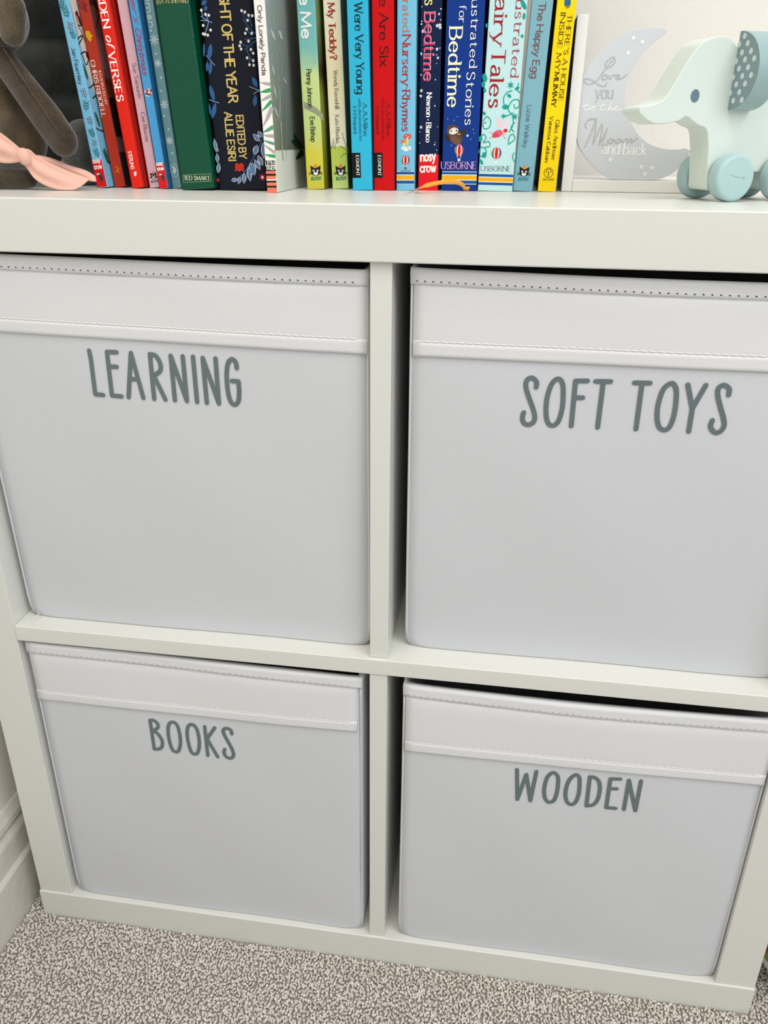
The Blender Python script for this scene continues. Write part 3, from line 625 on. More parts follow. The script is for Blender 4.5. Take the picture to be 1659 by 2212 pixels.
b.ink.stroke([(c.x+8.5*k*math.cos(a), c.y+12.5*k*math.sin(a)) for a in (2*math.pi*i/18 for i in range(18))], .9*k, wh, 2e-5, closed=True)
b.ink.disc(c.x, c.y-1*k, 4*k, wh, 3e-5, ry=6*k, rot=-.4); b.ink.disc(c.x-1*k, c.y+6*k, 2.6*k, wh, 3e-5); b.ink.poly([(c.x-3*k, c.y+7*k), (c.x-6.5*k, c.y+6*k), (c.x-3*k, c.y+5*k)], wh, 3e-5)
b.done()
# 7 green hardback
gm = mat('green_leathercloth', '#004A33', .35, .3, bump=(260, .35, .0008), var=(30, .12))
b = book((394, 462, 411, 330, 411), 'thick dark green hardback with small gold publisher box at its foot', gm, h=.245, D=.2, hard=True)
gold = '#C9C08A'
b.across('BY', 339, 349, 9, 6, gold, 'serif', .14); b.across('E. H. SHEPARD', 351, 407, 6.5, 7, gold, 'serif', .14)
b.across('TED SMART', 398, 453, 389, 8, '#E6E3C8', 'serif', .16)
q = [b.Q(*p) for p in ((395, 378.5), (454.5, 375), (456, 391), (396.5, 394.5))]; b.ink.stroke(q, .7/b.k, I('#9FB08C'), 3e-5, closed=True)
b.done()
# 8 navy poem book
b = book((473, 576, 411.5, 428, 547), 'thick navy hardback with gold capitals NIGHT OF THE YEAR and blue flowers', I('#0A1020', .5), h=.255, D=.2, hard=True)
G_ = '#D9C277'
def gt(t, y0, y1, a, c): b.title(t, y0, y1, a, c, G_, 'sans', .165, 0, .3, .35)
gt('NIGHT OF THE YEAR', -42, 221, .385, .565); gt('EDITED BY', 250, 341, .50, .64); gt('ALLIE ESIRI', 242, 347, .275, .42)
bl = I('#2F5F92'); pb = I('#7E9CC6'); ww = I('#E4E4E0')
def leaf(p0, p1, wd, m=bl, lift=2e-5, outline=None):
    a, c = b.Q(*p0), b.Q(*p1); mid = (a+c)/2; d = (c-a); n = Vector((-d.y, d.x)).normalized()*wd/b.k
    if outline: b.ink.poly([(a+d*t-n*1.35*max(0, math.sin(math.pi*t))**.8) for t in (-.03, .15, .35, .5, .7, .88, 1.04)]+[(a+d*t+n*1.35*max(0, math.sin(math.pi*t))**.8) for t in (.88, .7, .5, .35, .15)], outline, lift)
    b.ink.poly([a]+[(a+d*t-n*max(0, math.sin(math.pi*t))**.8) for t in (.15, .35, .5, .7, .88)]+[c]+[(a+d*t+n*max(0, math.sin(math.pi*t))**.8) for t in (.88, .7, .5, .35, .15)], m, lift+2e-5)
for p0, p1, wd in [((451, 130), (456, 94), 5), ((456, 132), (453, 162), 4), ((448, 132), (447, 155), 3), ((441, 124), (441, 92), 2.5), ((453, 183), (463, 219), 5), ((466, 222), (458, 257), 5), ((452, 222), (455, 250), 2.5), ((435, 10), (447, 2), 4), ((446, 12), (443, 24), 3)]: leaf(p0, p1, wd)
for s_ in [[(446, 120), (455, 131), (464, 141)], [(452, 215), (462, 219), (473, 222)], [(434, 35), (444, 42), (458, 49)], [(441, 78), (448, 58), (450, 46), (444, 30)], [(434, 20), (438, 35)], [(434, 44), (450, 45)]]: b.ink.stroke([b.Q(*p) for p in s_], 1.5/b.k, pb, 2e-5, curve=True)
for (x, y) in [(444, 31), (451, 33), (435, 22), (439, 55), (455, 65), (439, 73), (449, 76), (443, 74)]: c = b.Q(x, y); b.ink.disc(c.x, c.y, 2.7/b.k, ww, 4e-5)
for s_ in [[(525, 42), (540, 62), (551, 72)], [(523, 24), (528, 36), (530, 42)], [(537, 34), (541, 46), (545, 58)], [(529, 85), (540, 84), (553, 82)], [(530, 107), (540, 98), (552, 88)], [(521, 92), (528, 98), (535, 99)], [(532, 104), (539, 122), (548, 135)], [(540, 122), (538, 138)], [(533, 64), (542, 75)]]: b.ink.stroke([b.Q(*p) for p in s_], 1.5/b.k, bl, 2e-5, curve=True)
for (x, y) in [(522, 23), (529, 26), (537, 33), (545, 34), (535, 44), (533, 63), (530, 72), (544, 72), (537, 89), (520, 91), (518, 99), (521, 106), (542, 107), (547, 115), (534, 125), (547, 131), (539, 140), (548, 141)]: c = b.Q(x, y); b.ink.disc(c.x, c.y, 2.7/b.k, ww, 4e-5)
for p0, p1, wd in [((556, 189), (545, 166), 5), ((552, 205), (550, 231), 4.5)]: leaf(p0, p1, wd)
b.ink.stroke([b.Q(*p) for p in [(539, 187), (548, 191), (560, 195)]], 1.5/b.k, pb, 2e-5); b.ink.stroke([b.Q(*p) for p in [(548, 203), (555, 198), (562, 196)]], 1.5/b.k, pb, 2e-5)
b.ink.stroke([b.Q(*p) for p in [(512, 388), (530, 370), (548, 340), (564, 308), (568, 296)]], 2/b.k, bl, 2e-5, curve=True)
for p0, p1, wd in [((562, 305), (547, 290), 4), ((567, 296), (557, 284), 3.5), ((549, 334), (556, 314), 4.5), ((568, 308), (570, 342), 3.8), ((545, 378), (541, 352), 4), ((534, 360), (541, 389), 0.1), ((557, 336), (568, 357), 4), ((550, 345), (562, 366), 4), ((545, 352), (550, 378), 4.2), ((536, 362), (541, 391), 4), ((528, 374), (527, 396), 3.6), ((519, 382), (515, 397), 3), ((513, 387), (500, 390), 3)]: leaf(p0, p1, wd, I('#5F7FAC'), 2e-5, ww)
for p0, p1, wd in [((468, 329), (463, 300), 3), ((470, 352), (469, 332), 3), ((471, 374), (473, 352), 3.4), ((470, 320), (472, 328), 1)]: leaf(p0, p1, wd, I('#5F7FAC'), 2e-5, ww)
c = b.Q(567, 383); b.ink.star(c.x, c.y, 9/b.k, I('#B81E2C'), 7, .4, 2e-5); b.ink.star(c.x, c.y, 4/b.k, ww, 6, .4, 4e-5); c = b.Q(472, 389); b.ink.star(c.x-.0004, c.y, 6/b.k, I('#B81E2C'), 6, .4, 2e-5)
for dy in (0, 5.5, 11):
    for dx in (0, 9): b.ink.stroke([b.Q(509+dx+x, 355+dy+y) for x, y in ((0, 2), (3, -1), (6, 1), (8, 3))], 3/b.k, I('#E03424'), 2e-5, curve=True)
b.done()
# 9 panda book
pc = gradient_mat('panda_cover', [(0, '#E4E6E0'), (.0305, '#E4E6E0'), (.0306, '#6E746A'), (.09, '#8C9490'), (.25, '#B8BEBC')], .25)
b = book((577, 599.7, 416, 547.6, 570.5), 'white picture book lettered Only Lonely Panda, standing forward of the others', I('#F1EEE9'), h=.25, D=.185, side=pc)
b.title('Only Lonely Panda', 11, 162, .34, .72, '#161616', 'sans', .13)
lg, g1, g2 = I('#A9A8A4'), I('#3F9E5C'), I('#5D9A84')
for (p0, p1, wd, m) in [((562, 178), (584, 182), 3, lg), ((563, 199), (585, 194), 4, g1), ((563, 218), (586, 206), 3.5, lg), ((566, 240), (587, 218), 3.5, g1), ((569, 272), (588, 232), 4.5, lg), ((568, 286), (591, 274), 4, g2), ((569, 292), (592, 294), 3.5, lg), ((569, 303), (593, 311), 3, g2), ((570, 312), (594, 330), 3, lg), ((572, 334), (595, 338), 3.5, g1)]:
    a, c = b.Q(*p0), b.Q(*p1); d = c-a; n = Vector((-d.y, d.x)).normalized()*wd/b.k
    b.ink.poly([a-n*.2, (a+c)/2-n*.9, c-n, c+n, (a+c)/2+n*.7, a+n*.2], m, 2e-5)
b.band(347, 369.5, '#1A1A1A'); b.across('LITTLE', 574, 595.5, 357.5, 7.5, '#F4F2EC', 'sans', .16); b.across('TIGER', 575, 596, 366.5, 7.5, '#F4F2EC', 'sans', .16)
for i, (y, c) in enumerate([(369.5, '#E37C62'), (375.5, '#1E1A18'), (380, '#E37C62'), (387, '#E8DCC8'), (390.5, '#1E1A18'), (394.5, '#E37C62'), (401.5, '#1E1A18'), (405.5, '#E37C62'), (411, '#1E1A18')]):
    y2 = [375.5, 380, 387, 390.5, 394.5, 401.5, 405.5, 411, 416.2][i]; b.band(y, y2, c if i < 8 else '#E37C62')
S_ = b.sink; st = I('#AEB8B2'); dk = I('#C4CAC6')
for q, w in [([(594, 0), (592, 80), (598, 130), (606, 230), (610, 345)], .0011), ([(600, 0), (598, 70), (602, 160), (604, 260)], .0009), ([(585, 30), (596, 60)], .0012), ([(600, 100), (610, 125), (607, 160), (604, 250)], .0008), ([(612, 150), (620, 180), (618, 230), (618, 345)], .0006), ([(584, 75), (592, 110), (600, 180), (603, 250)], .0009), ([(606, 265), (612, 345)], .002)]: S_.stroke([b.QS(*p) for p in q], w, st, 2e-5, curve=True)
for (p0, p1, wd) in [((582, 60), (596, 88), 6), ((586, 138), (594, 165), 5), ((588, 178), (599, 215), 5), ((590, 225), (603, 258), 4), ((600, 65), (611, 85), 7), ((610, 165), (620, 182), 3)]:
    a, c = b.QS(*p0), b.QS(*p1); d = c-a; n = Vector((-d.y, d.x)).normalized()*wd*.0004
    S_.poly([a, (a+c)/2-n, c, (a+c)/2+n], dk, 3e-5)
for q in [[(634, 292), (642, 305), (650, 312)], [(630, 305), (645, 312), (655, 315)], [(640, 342), (650, 332), (656, 330)], [(648, 322), (655, 335)]]: S_.stroke([b.QS(*p) for p in q], .006, I('#17402C'), 2e-5, curve=True, taper=True)
b.done()
# 10 green-teal 'He Me'
gm1 = gradient_mat('meadow_cover', [(0, '#C9C23C'), (.028, '#D6CB3E'), (.045, '#C9D884'), (.085, '#CFE094'), (.105, '#7DBFB6'), (.16, '#62B3BC')], .3, .02)
b = book((664.3, 699.7, 409, 638, 682), 'teal to lime book reading Me, Penny Johnson and Eve Bishop', gm1, h=.26, D=.2, side=gradient_mat('meadow_side', [(0, '#7C7A22'), (.05, '#A0A83C'), (.07, '#98A03A'), (.09, '#4A3A24'), (.13, '#8A9A60')], .3, .02))
b.title('Little Me', -85, 81, .2, .72, '#F2F5EE', 'sans', .19)
b.title('Penny Johnson', 150, 232, .34, .6, '#333A2A', 'sans', .13); b.title('Eve Bishop', 253, 306, .40, .66, '#333A2A', 'sans', .13)
a = [b.Q(*p) for p in [(656, 220), (668, 224), (684, 233), (697, 246), (700, 262), (690, 252), (676, 243), (657, 234)]]; b.ink.poly(a, I('#9A9E84'), 1e-5)
cat_logo(b, 682, 371, 22); b.done()
# 11 teddy
gm2 = gradient_mat('teddy_cover', [(0, '#CFE08A'), (.02, '#C2D65A'), (.0335, '#BFD24E'), (.034, '#F4EFD8'), (.09, '#F3E7BC'), (.16, '#F5EFDF')], .3, .004)
b = book((718, 753, 408, 697, 735), 'cream book reading My Teddy in brick red above painted grass', gm2, h=.255, D=.2, side=gradient_mat('teddy_side', [(0, '#3E5A34'), (.03, '#5A7A4A'), (.06, '#7FA08E'), (.12, '#9AAE9A')], .35, .01))
b.title('My Teddy?', 6, 128, .28, .66, '#A83A26', 'serif', .2)
b.title('Wendy Ravenhill', 152, 235, .42, .66, '#6E6448', 'serif', .1); b.title('Kate Rhodes', 249, 309, .38, .62, '#6E6448', 'serif', .1)
for q in [[(739, 286), (744, 305), (753, 325)], [(733, 315), (742, 320), (752, 328)], [(714, 325), (718, 310), (721, 300)], [(722, 322), (727, 305), (728, 300)], [(719, 318), (722, 306)], [(736, 340), (742, 334), (752, 330)]]: b.ink.stroke([b.Q(*p) for p in q], 1.1/b.k, I('#5B6A54'), 2e-5, curve=True)
cat_logo(b, 736, 371, 22); b.done()
# 12, 13 cyan and red classics
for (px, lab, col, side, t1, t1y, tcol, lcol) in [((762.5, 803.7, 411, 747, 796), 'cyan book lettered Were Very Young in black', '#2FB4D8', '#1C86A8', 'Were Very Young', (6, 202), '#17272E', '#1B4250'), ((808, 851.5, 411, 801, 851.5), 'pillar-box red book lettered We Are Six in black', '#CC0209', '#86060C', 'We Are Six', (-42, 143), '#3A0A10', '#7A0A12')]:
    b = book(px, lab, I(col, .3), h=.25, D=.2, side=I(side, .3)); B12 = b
    b.title(t1, t1y[0], t1y[1], .36, .74, tcol, 'serif', .13)
    b.title('A.A.Milne', 223, 294, .64, .84, lcol, 'serif', .12); b.title('with decorations by', 213, 304, .42, .56, lcol, 'serif', .11); b.title('E.H.Shepard', 230, 288, .16, .31, lcol, 'serif', .12)
    b.band(330, 384, '#0C0C0E', 0, .44); b.title('EGMONT', 336, 379, .22, .37, '#F0EEE8', 'serif', .15); b.done()
# 14 nursery rhymes
b = book((855.8, 895, 411, 858, 899.5), 'light blue book lettered Nursery Rhymes in red with a toadstool', I('#77C0E0', .3), h=.25, D=.2)
b.title('Illustrated', -61, 68, .3, .66, '#D8703A', 'serif', .12, .0); b.title('Nursery', 76, 184, .3, .72, '#B8241E', 'serif', .13); b.title('~', 184, 196, .4, .7, '#B8241E', 'sans', .1); b.title('Rhymes', 196, 283, .3, .72, '#A82028', 'serif', .13)
k = 1/b.k
for (x, y, r, ry, c) in [(880, 295, 9, 5.5, '#D85048'), (871, 306, 6, 4, '#E07858'), (880, 306, 3, 8, '#D8D070'), (873, 314, 2.4, 6, '#E4DC9A'), (877, 322, 7, 4.5, '#E6EAE8'), (884, 320, 5, 4, '#D8E4E4'), (870, 320, 4, 3, '#D8E4E4')]: c_ = b.Q(x, y); b.ink.disc(c_.x, c_.y, r*k, I(c), 2e-5+y*1e-7, ry=ry*k)
for (x, y) in [(877, 293), (883, 295), (879, 297)]: c_ = b.Q(x, y); b.ink.disc(c_.x, c_.y, 1.1*k, I('#F0E8E0'), 9e-5)
balloon(b, 876, 350, 22, True)
def stripes(ys, c1='#14569C', c2='#F2B01C', w='#EDF2F2'):
    for (a, c, col) in zip(ys[:-1], ys[1:], [w, c1, w, c2, w, c1, w]):
        old = b.ink; b.ink = Ink(old.f); b.band(a, c, col); b.ink.build('stripe', b.root); b.ink = old
stripes([370, 371.2, 377, 378.5, 388.5, 390, 397, 398]); b.done()
# 15 bedtime navy
b = book((903.5, 946, 411, 908, 956), 'dark navy book lettered Bedtime in pink above a red block', I('#0B1D42', .35), h=.262, D=.2)
b.title('Stories', -95, 11, .2, .7, '#E8D88A', 'serif', .14); b.title('Bedtime', 28, 174, .2, .68, '#F0C8D4', 'serif', .16, 0); b.title('Bedtime', 28.6, 174.6, .18, .66, '#D83A64', 'serif', .14)
b.title('Newson * Blanco', 201, 307, .35, .6, '#F2F0EA', 'serif', .18)
rnd = random.Random(5); ww = I('#DCE2EC')
for i in range(30):
    f = rnd.choice([rnd.uniform(.04, .14), rnd.uniform(.74, .95)]); t = b.T(rnd.uniform(10, 325)); (b.ink.disc if i % 3 else lambda u, v, r, m, l: b.ink.star(u, v, r*2.6, m, lift=l))((f-.5)*b.w, t, rnd.uniform(.0003, .0007), ww, 2e-5)
crow_block(b, 334, 411.5, '#E2141E'); b.done()
# 16 stories for bedtime
b = book((953, 1029, 412, 965, 1048), 'thick royal blue book lettered Stories for Bedtime in cream with an owl', I('#0A3486', .3), h=.252, D=.2); SB = b
b.title('Illustrated', -25, 146, .66, .86, '#EFEFE2', 'serif', .13); b.title('Stories', 156, 270, .6, .82, '#EFEFE2', 'serif', .13); b.title('for', 12, 47, .34, .52, '#E8EEF4', 'serif', .12); b.title('Bedtime', 60, 230, .1, .44, '#F2EFC8', 'serif', .15)
k = 1/b.k
for (x, y, r, ry, c, rot) in [(984, 296, 17, 13, '#5A4030', -.7), (977, 282, 12, 11, '#5A4030', 0), (966, 298, 4, 9, '#2E241E', .5), (1000, 286, 5, 8, '#3A2C22', -.6), (980, 283, 10, 6.5, '#E6E0D2', .3), (984, 303, 12, 7, '#6E523E', -.6)]: c_ = b.Q(x, y); b.ink.disc(c_.x, c_.y, r*k, I(c), 2e-5+r*0, ry=ry*k, rot=rot)
for x in (969, 987):
    b.ink.poly([b.Q(x-4, 277), b.Q(x, 270), b.Q(x+4, 277)], I('#5A4030'), 2.2e-5)
for q in [(975, 283), (986, 282)]: c_ = b.Q(*q); b.ink.disc(c_.x, c_.y, 1.6*k, I('#151515'), 9e-5)
b.ink.poly([b.Q(987, 286), b.Q(998, 290), b.Q(988, 292)], I('#C77A3A'), 9e-5)
for (x, y, r) in [(1010, 293, 3.4), (1017, 301, 1.3), (967, 257, 1.2), (981, 260, 1.2), (1022, 280, 1.2), (975, 314, 1.2), (988, 252, 1.2), (1024, 288, 1)]: c_ = b.Q(x, y); b.ink.star(c_.x, c_.y, r*k, I('#DDE6F0'), lift=3e-5)
balloon(b, 992, 330, 26); b.across('USBORNE', 953, 1029, 365, 14, '#E6A8D0', 'serif', .11)
stripes([370.5, 371.7, 377, 378.5, 388.5, 390, 397, 398.3]); b.done()
# ribbon marker of that book
pts = [(SB.M @ Vector((SB.w/2-.006, -.0005, .0009)))]
rp = [(1004, 407, .166), (1002, 402, .160), (994, 396.5, .152), (978, 393.5, .146), (958, 394, .138), (935, 398, .130), (910, 405, .120), (892, 413, None), (875, 421, None)]
for (x, y, Y) in rp: pts.append(at(x, y, Y=Y) if Y else at(x, y, Z=TOP+.0004))
pts = catmull(pts, False, 4); V = []; F = []
for i, p in enumerate(pts):
    t = (pts[min(i+1, len(pts)-1)]-pts[max(i-1, 0)]).normalized(); u = i/(len(pts)-1)
    wd = .0017*(1 if u < .8 else max(.08, (1-u)/.2)); sd = Vector((.15, -.45, .88))*(1-u)+Vector((.25, .95, .1))*u; sd = (sd-t*sd.dot(t)).normalized()*wd; lift = Vector((0, 0, .0004*u+max(0, TOP+.0003-min((p+sd).z, (p-sd).z))))
    for q in (p-sd, p+sd): V.append(SB.Mi @ (q+lift))
for i in range(len(pts)-1): F.append((2*i, 2*i+1, 2*i+3, 2*i+2))
o = mesh('ribbon_marker', V, F, mat('orange_satin', '#F5A21A', .35, .5, sheen=.3), SB.root, smooth=True); o['label'] = 'orange satin ribbon marker'
o.modifiers.new('solid', 'SOLIDIFY').thickness = .0003
# 17 fairy tales
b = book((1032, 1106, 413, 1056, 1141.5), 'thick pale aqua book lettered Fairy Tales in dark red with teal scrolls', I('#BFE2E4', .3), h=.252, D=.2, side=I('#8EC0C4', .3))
b.title('Illustrated', -28, 166, .70, .92, '#A83040', 'serif', .11); b.title('Fairy', -40, 98, .16, .5, '#A01C24', 'serif', .13); b.title('Tales', 108, 233, .16, .52, '#A01C24', 'serif', .14)
tq = I('#1B9C8E'); k = 1/b.k
SI = {0: b.ink, 1: Ink(b.ink.f), 2: Ink(b.ink.f)}; side = lambda x: SI[1 if x > 1070 else 2]
def curl(pts, w=2.1): side(pts[0][0]).stroke([b.Q(*p) for p in pts], w*k, tq, 1.5e-5, curve=True)
for q in [[(1106, 196), (1095, 200), (1088, 212), (1089, 228)], [(1108, 250), (1098, 236), (1106, 218), (1120, 216), (1121, 230), (1113, 234), (1110, 226)], [(1108, 250), (1108, 270), (1100, 285)], [(1084, 251), (1096, 250), (1108, 244)], [(1043, 262), (1052, 252), (1060, 262), (1056, 276), (1046, 278), (1043, 268), (1050, 264)], [(1037, 300), (1044, 290), (1050, 298), (1044, 308), (1056, 306), (1058, 316), (1048, 318)], [(1034, 330), (1040, 318), (1050, 324), (1048, 336), (1038, 338)], [(1110, 330), (1107, 340), (1112, 350)], [(1098, 312), (1100, 296), (1108, 290), (1112, 300), (1104, 308), (1098, 312)], [(1112, 265), (1104, 275), (1110, 285)], [(1120, 180), (1118, 195), (1124, 200)]]: curl(q)
for (x, y, r, n) in [(1103, 184, 8, 6), (1112, 252, 8, 7), (1088, 251, 6, 6)]: c_ = b.Q(x, y); side(x).star(c_.x, c_.y, r*k, tq, n, .38, 2e-5)
for (x, y, rx, ry, ro) in [(1117, 191, 5, 3, .4), (1100, 207, 5, 3, -.6), (1092, 231, 7, 4.5, 0), (1047, 168, 5, 8, .4), (1044, 182, 4, 6, 0), (1046, 335, 5, 6, 0), (1038, 300, 4, 6, 0), (1131, 10, 4, 10, .6), (1132, 35, 3, 6, 0), (1040, 350, 3, 6, .5), (1047, 195, 3, 4, .3), (1046, 245, 3, 4, .8), (1128, 78, 3, 3, 0), (1051, 55, 2, 4, 0)]: c_ = b.Q(x, y); side(x).disc(c_.x, c_.y, rx*k, tq, 2e-5, ry=ry*k, rot=ro)
for (x, y, rx, ry, ro, c) in [(1079, 267, 5, 13, .35, '#EBC8D2'), (1091, 270, 4.5, 13, -.5, '#E6D2DC'), (1075, 289, 11, 7, .3, '#E05A6E'), (1070, 293, 7, 4, .2, '#D8405A'), (1090, 286, 4, 4, 0, '#E8B8A0'), (1092, 282, 4.5, 3.5, 0, '#C03038')]: c_ = b.Q(x, y); b.ink.disc(c_.x, c_.y, rx*k, I(c), 2.5e-5, ry=ry*k, rot=ro)
for q in [[(1066, 290), (1058, 285)], [(1064, 294), (1057, 300)], [(1086, 291), (1092, 300)]]: b.ink.stroke([b.Q(*p) for p in q], 1*k, I('#C8707A'), 3e-5)
b.ink.build('fairy_picture', b.root); tag(SI[1].build('scroll_ornament', b.root), kind='stuff'); tag(SI[2].build('scroll_ornament', b.root), kind='stuff'); b.ink = Ink(b.ink.f)
balloon(b, 1072, 336, 26, False); b.across('USBORNE', 1039, 1103, 369.5, 9.5, '#4A5A5A', 'serif', .11)
stripes([375.5, 376.5, 382.5, 384, 393, 394.5, 400.5, 401.5], w='#E8F4F4'); b.done()
# 18 happy egg
b = book((1107, 1150, 413.5, 1150, 1195), 'grey blue book lettered The Happy Egg in brown', I('#7FB0BE', .35), h=.256, D=.2)
b.title('The Happy Egg', 5, 168, .34, .66, '#7C4A40', 'sans', .12); b.title('Lizzie Walkley', 228, 320, .3, .52, '#4A6068', 'sans', .09); cat_logo(b, 1132, 373, 21, '#2E7F96'); b.done()
# 19 yellow
b = book((1161.5, 1200, 414, 1203, 1247), "bright yellow book lettered THERE'S A HOUSE INSIDE MY MUMMY, rightmost in the row", I('#FBD60A', .3), h=.255, D=.2, side=I('#123458', .3))
b.title("THERE'S A HOUSE", 31, 219, .62, .85, '#2A2A1A', 'serif', .14); b.title('INSIDE MY', 27, 150, .26, .5, '#2A2A1A', 'serif', .14); b.title('MUMMY', 156, 229, .26, .5, '#2A2A1A', 'serif', .2)
b.title('Giles Andreae', 259, 345, .58, .8, '#4A4420', 'serif', .13); b.title('Vanessa Cabban', 252, 351, .24, .44, '#4A4420', 'serif', .15)
k = 1/b.k; c = b.Q(1185, 373); bk = I('#3A3418')
keep = b.ink; b.ink = Ink(keep.f); b.ink.stroke([(c.x+9.5*k*math.cos(a), c.y+9.5*k*math.sin(a)) for a in (2*math.pi*i/18 for i in range(18))], 1.1*k, bk, 2e-5, closed=True)
for i in range(7): a = math.pi*(.05+.15*i); b.ink.disc(c.x+4*k*math.cos(a), c.y+2*k+3.2*k*math.sin(a), 2.1*k, bk, 2e-5)
for i in range(6): a = math.pi*(.1+.16*i); b.ink.disc(c.x+3*k*math.cos(a), c.y+2*k+2.2*k*math.sin(a), 1.7*k, I('#FBD60A', .3), 4e-5)
b.ink.stroke([(c.x, c.y+2*k), (c.x, c.y-6.5*k)], 1.6*k, bk, 6e-5); b.ink.build('publisher_mark', b.root); b.ink = keep; b.across('ORCHARD', 1172, 1197, 390, 4.2, '#6A6020', 'sans', .12)
b.ink.poly([b.Q(*p) for p in [(1220, -14), (1233, -12), (1233, 8), (1230, 15), (1224, 17), (1219, 12)]], I('#2A6A8E'), 2e-5); b.ink.build('picture', b.root); b.ink = Ink(b.ink.f)
b.ink.poly([b.Q(*p) for p in [(1221, 13), (1229, 12), (1231, 16), (1224, 19)]], I('#B07050'), 5e-5); b.ink.build('picture', b.root); b.ink = Ink(b.ink.f)
b.done()

# ------------------------------------------------------------------ moon bookend
YM = .176
M_wood = mat('white_painted_wood', (238, 236, 230), .45, .4, bump=(300, .08, .0006))
mb = empty('moon_bookend', (.52, .185, TOP)); tag(mb, 'white wooden bookend with a grey crescent moon, between books and elephant', 'bookend'); O = Vector((.52, .185, TOP))
L = lambda v: (v[0]-O.x, v[1]-O.y, v[2]-O.z)
xp0 = at(1212, 413, Y=.184).x; xp1 = at(1235, 413, Y=.184).x
box('upright_panel', L((xp0, .184, TOP)), L((xp1, .275, .8965)), M_wood, mb, .0006)
box('base_panel', L((xp1+.0001, .184, TOP)), L((.655, .275, TOP+.0095)), M_wood, mb, .0006)
M_moon = mat('pale_grey_paint', (208, 211, 216), .5, .35)
YF = .189; MT = .010
def pm(a, b_): p = at(1180+a/3.463, b_/3.463, Y=YF); return (p.x, p.z)
outer = catmull([Vector(pm(*q)) for q in [(905, 222), (880, 212), (790, 207), (700, 213), (580, 258), (450, 345), (350, 450), (270, 562)]], False, 4)
low = catmull([Vector(pm(*q)) for q in [(226, 1030), (250, 1110), (330, 1220), (430, 1310), (520, 1350)]], False, 4)
low2 = catmull([Vector(pm(*q)) for q in [(800, 1350), (880, 1330), (960, 1285), (1040, 1210), (1080, 1130)]], False, 4)
inn = catmull([Vector(pm(*q)) for q in [(1045, 1110), (980, 1118), (900, 1115), (830, 1100), (760, 1070), (700, 1020), (650, 940), (610, 850), (590, 760), (590, 680), (610, 590), (650, 500), (710, 410), (790, 330), (860, 275), (905, 238)]], False, 4)
op = [tuple(v) for v in outer+low+low2+inn]
xe = xp1+.0003; zb = TOP+.0097; op = [(max(a, xe), max(c, zb)) for a, c in op]
prism('moon', [(a-O.x, c-O.z) for a, c in op], YF-O.y, YF+MT-O.y, M_moon, mb, .0003)
ik = Ink(lambda u, v, l: (u-O.x, YF-.0001-l-O.y, v-O.z)); sv = mat('silver_glitter', (196, 197, 198), .35, .8, bump=(1500, 1, .001), var=(1500, .4)); wt = I('#F2F2F0', .5)
def sc(pts, w, m, curve=True): ik.stroke([pm(*q) for q in pts], w*.72/FOC*.8/3.463, m, 2e-5, curve=curve)
# script words traced as pen strokes
for q in [[(505, 430), (515, 455), (495, 490), (455, 510), (440, 495), (455, 460), (490, 428), (510, 432), (480, 470), (440, 520), (405, 570), (370, 610), (320, 632), (285, 610), (290, 590), (340, 600), (400, 640), (440, 645), (450, 620)],
          [(440, 560), (420, 575), (425, 595), (450, 590), (455, 568), (440, 560), (465, 568)], [(465, 565), (478, 592), (500, 562), (515, 565)], [(520, 582), (545, 575), (540, 558), (522, 570), (530, 592), (565, 585), (600, 560)]]: sc(q, 11, sv)
for q in [[(375, 1105), (290, 1105)][:0] or [(288, 1100), (330, 1010), (372, 890), (368, 960), (350, 1080)], [(372, 890), (320, 895), (292, 930), (300, 960)], [(350, 1080), (400, 960), (418, 930), (412, 1000), (392, 1085)], [(392, 1085), (440, 1000), (455, 965), (425, 1060), (420, 1095), (450, 1080)],
          [(480, 1040), (460, 1055), (468, 1072), (495, 1065), (498, 1045), (480, 1040)], [(540, 1040), (518, 1055), (526, 1072), (552, 1065), (556, 1045), (540, 1040)], [(575, 1070), (590, 1045), (608, 1042), (605, 1072)], [(605, 1072), (628, 1040), (640, 1045), (635, 1070), (680, 1035)], [(498, 1048), (520, 1052)], [(556, 1048), (578, 1060)]]: sc(q, 11, sv)
for q in [[(300, 775), (280, 810), (300, 825), (325, 810)], [(262, 795), (325, 790)], [(340, 800), (328, 820), (345, 828), (360, 812), (345, 800), (375, 800)], [(430, 775), (405, 815), (420, 828), (440, 815)], [(395, 795), (450, 785)], [(490, 760), (460, 825), (485, 800), (490, 825), (505, 818)], [(505, 815), (530, 808), (525, 795), (508, 812), (525, 828), (560, 812)]]: sc(q, 8, wt)
ik.text('you', pm(366, 738), pm(495, 738), .0096, sv, 'serif', .15, 2e-5, track=.1)
ik.text('and back', pm(415, 1150), pm(745, 1162), .0088, wt, 'serif', .15, 2e-5)
for (x, y) in [(652, 283), (720, 313), (613, 396), (480, 1195), (712, 1247), (792, 1255), (737, 1302)]: ik.star(*pm(x, y), .0025, wt, lift=2e-5, rot=.2)
ik.build('moon_print', mb)

# ------------------------------------------------------------------ wooden elephant
EN = Vector((.6315, .0845, TOP)); TH = math.radians(26)
el = empty('toy_elephant', EN, (0, 0, TH)); tag(el, 'pale green wooden elephant on wheels, a toy with dotted ears', 'toy')
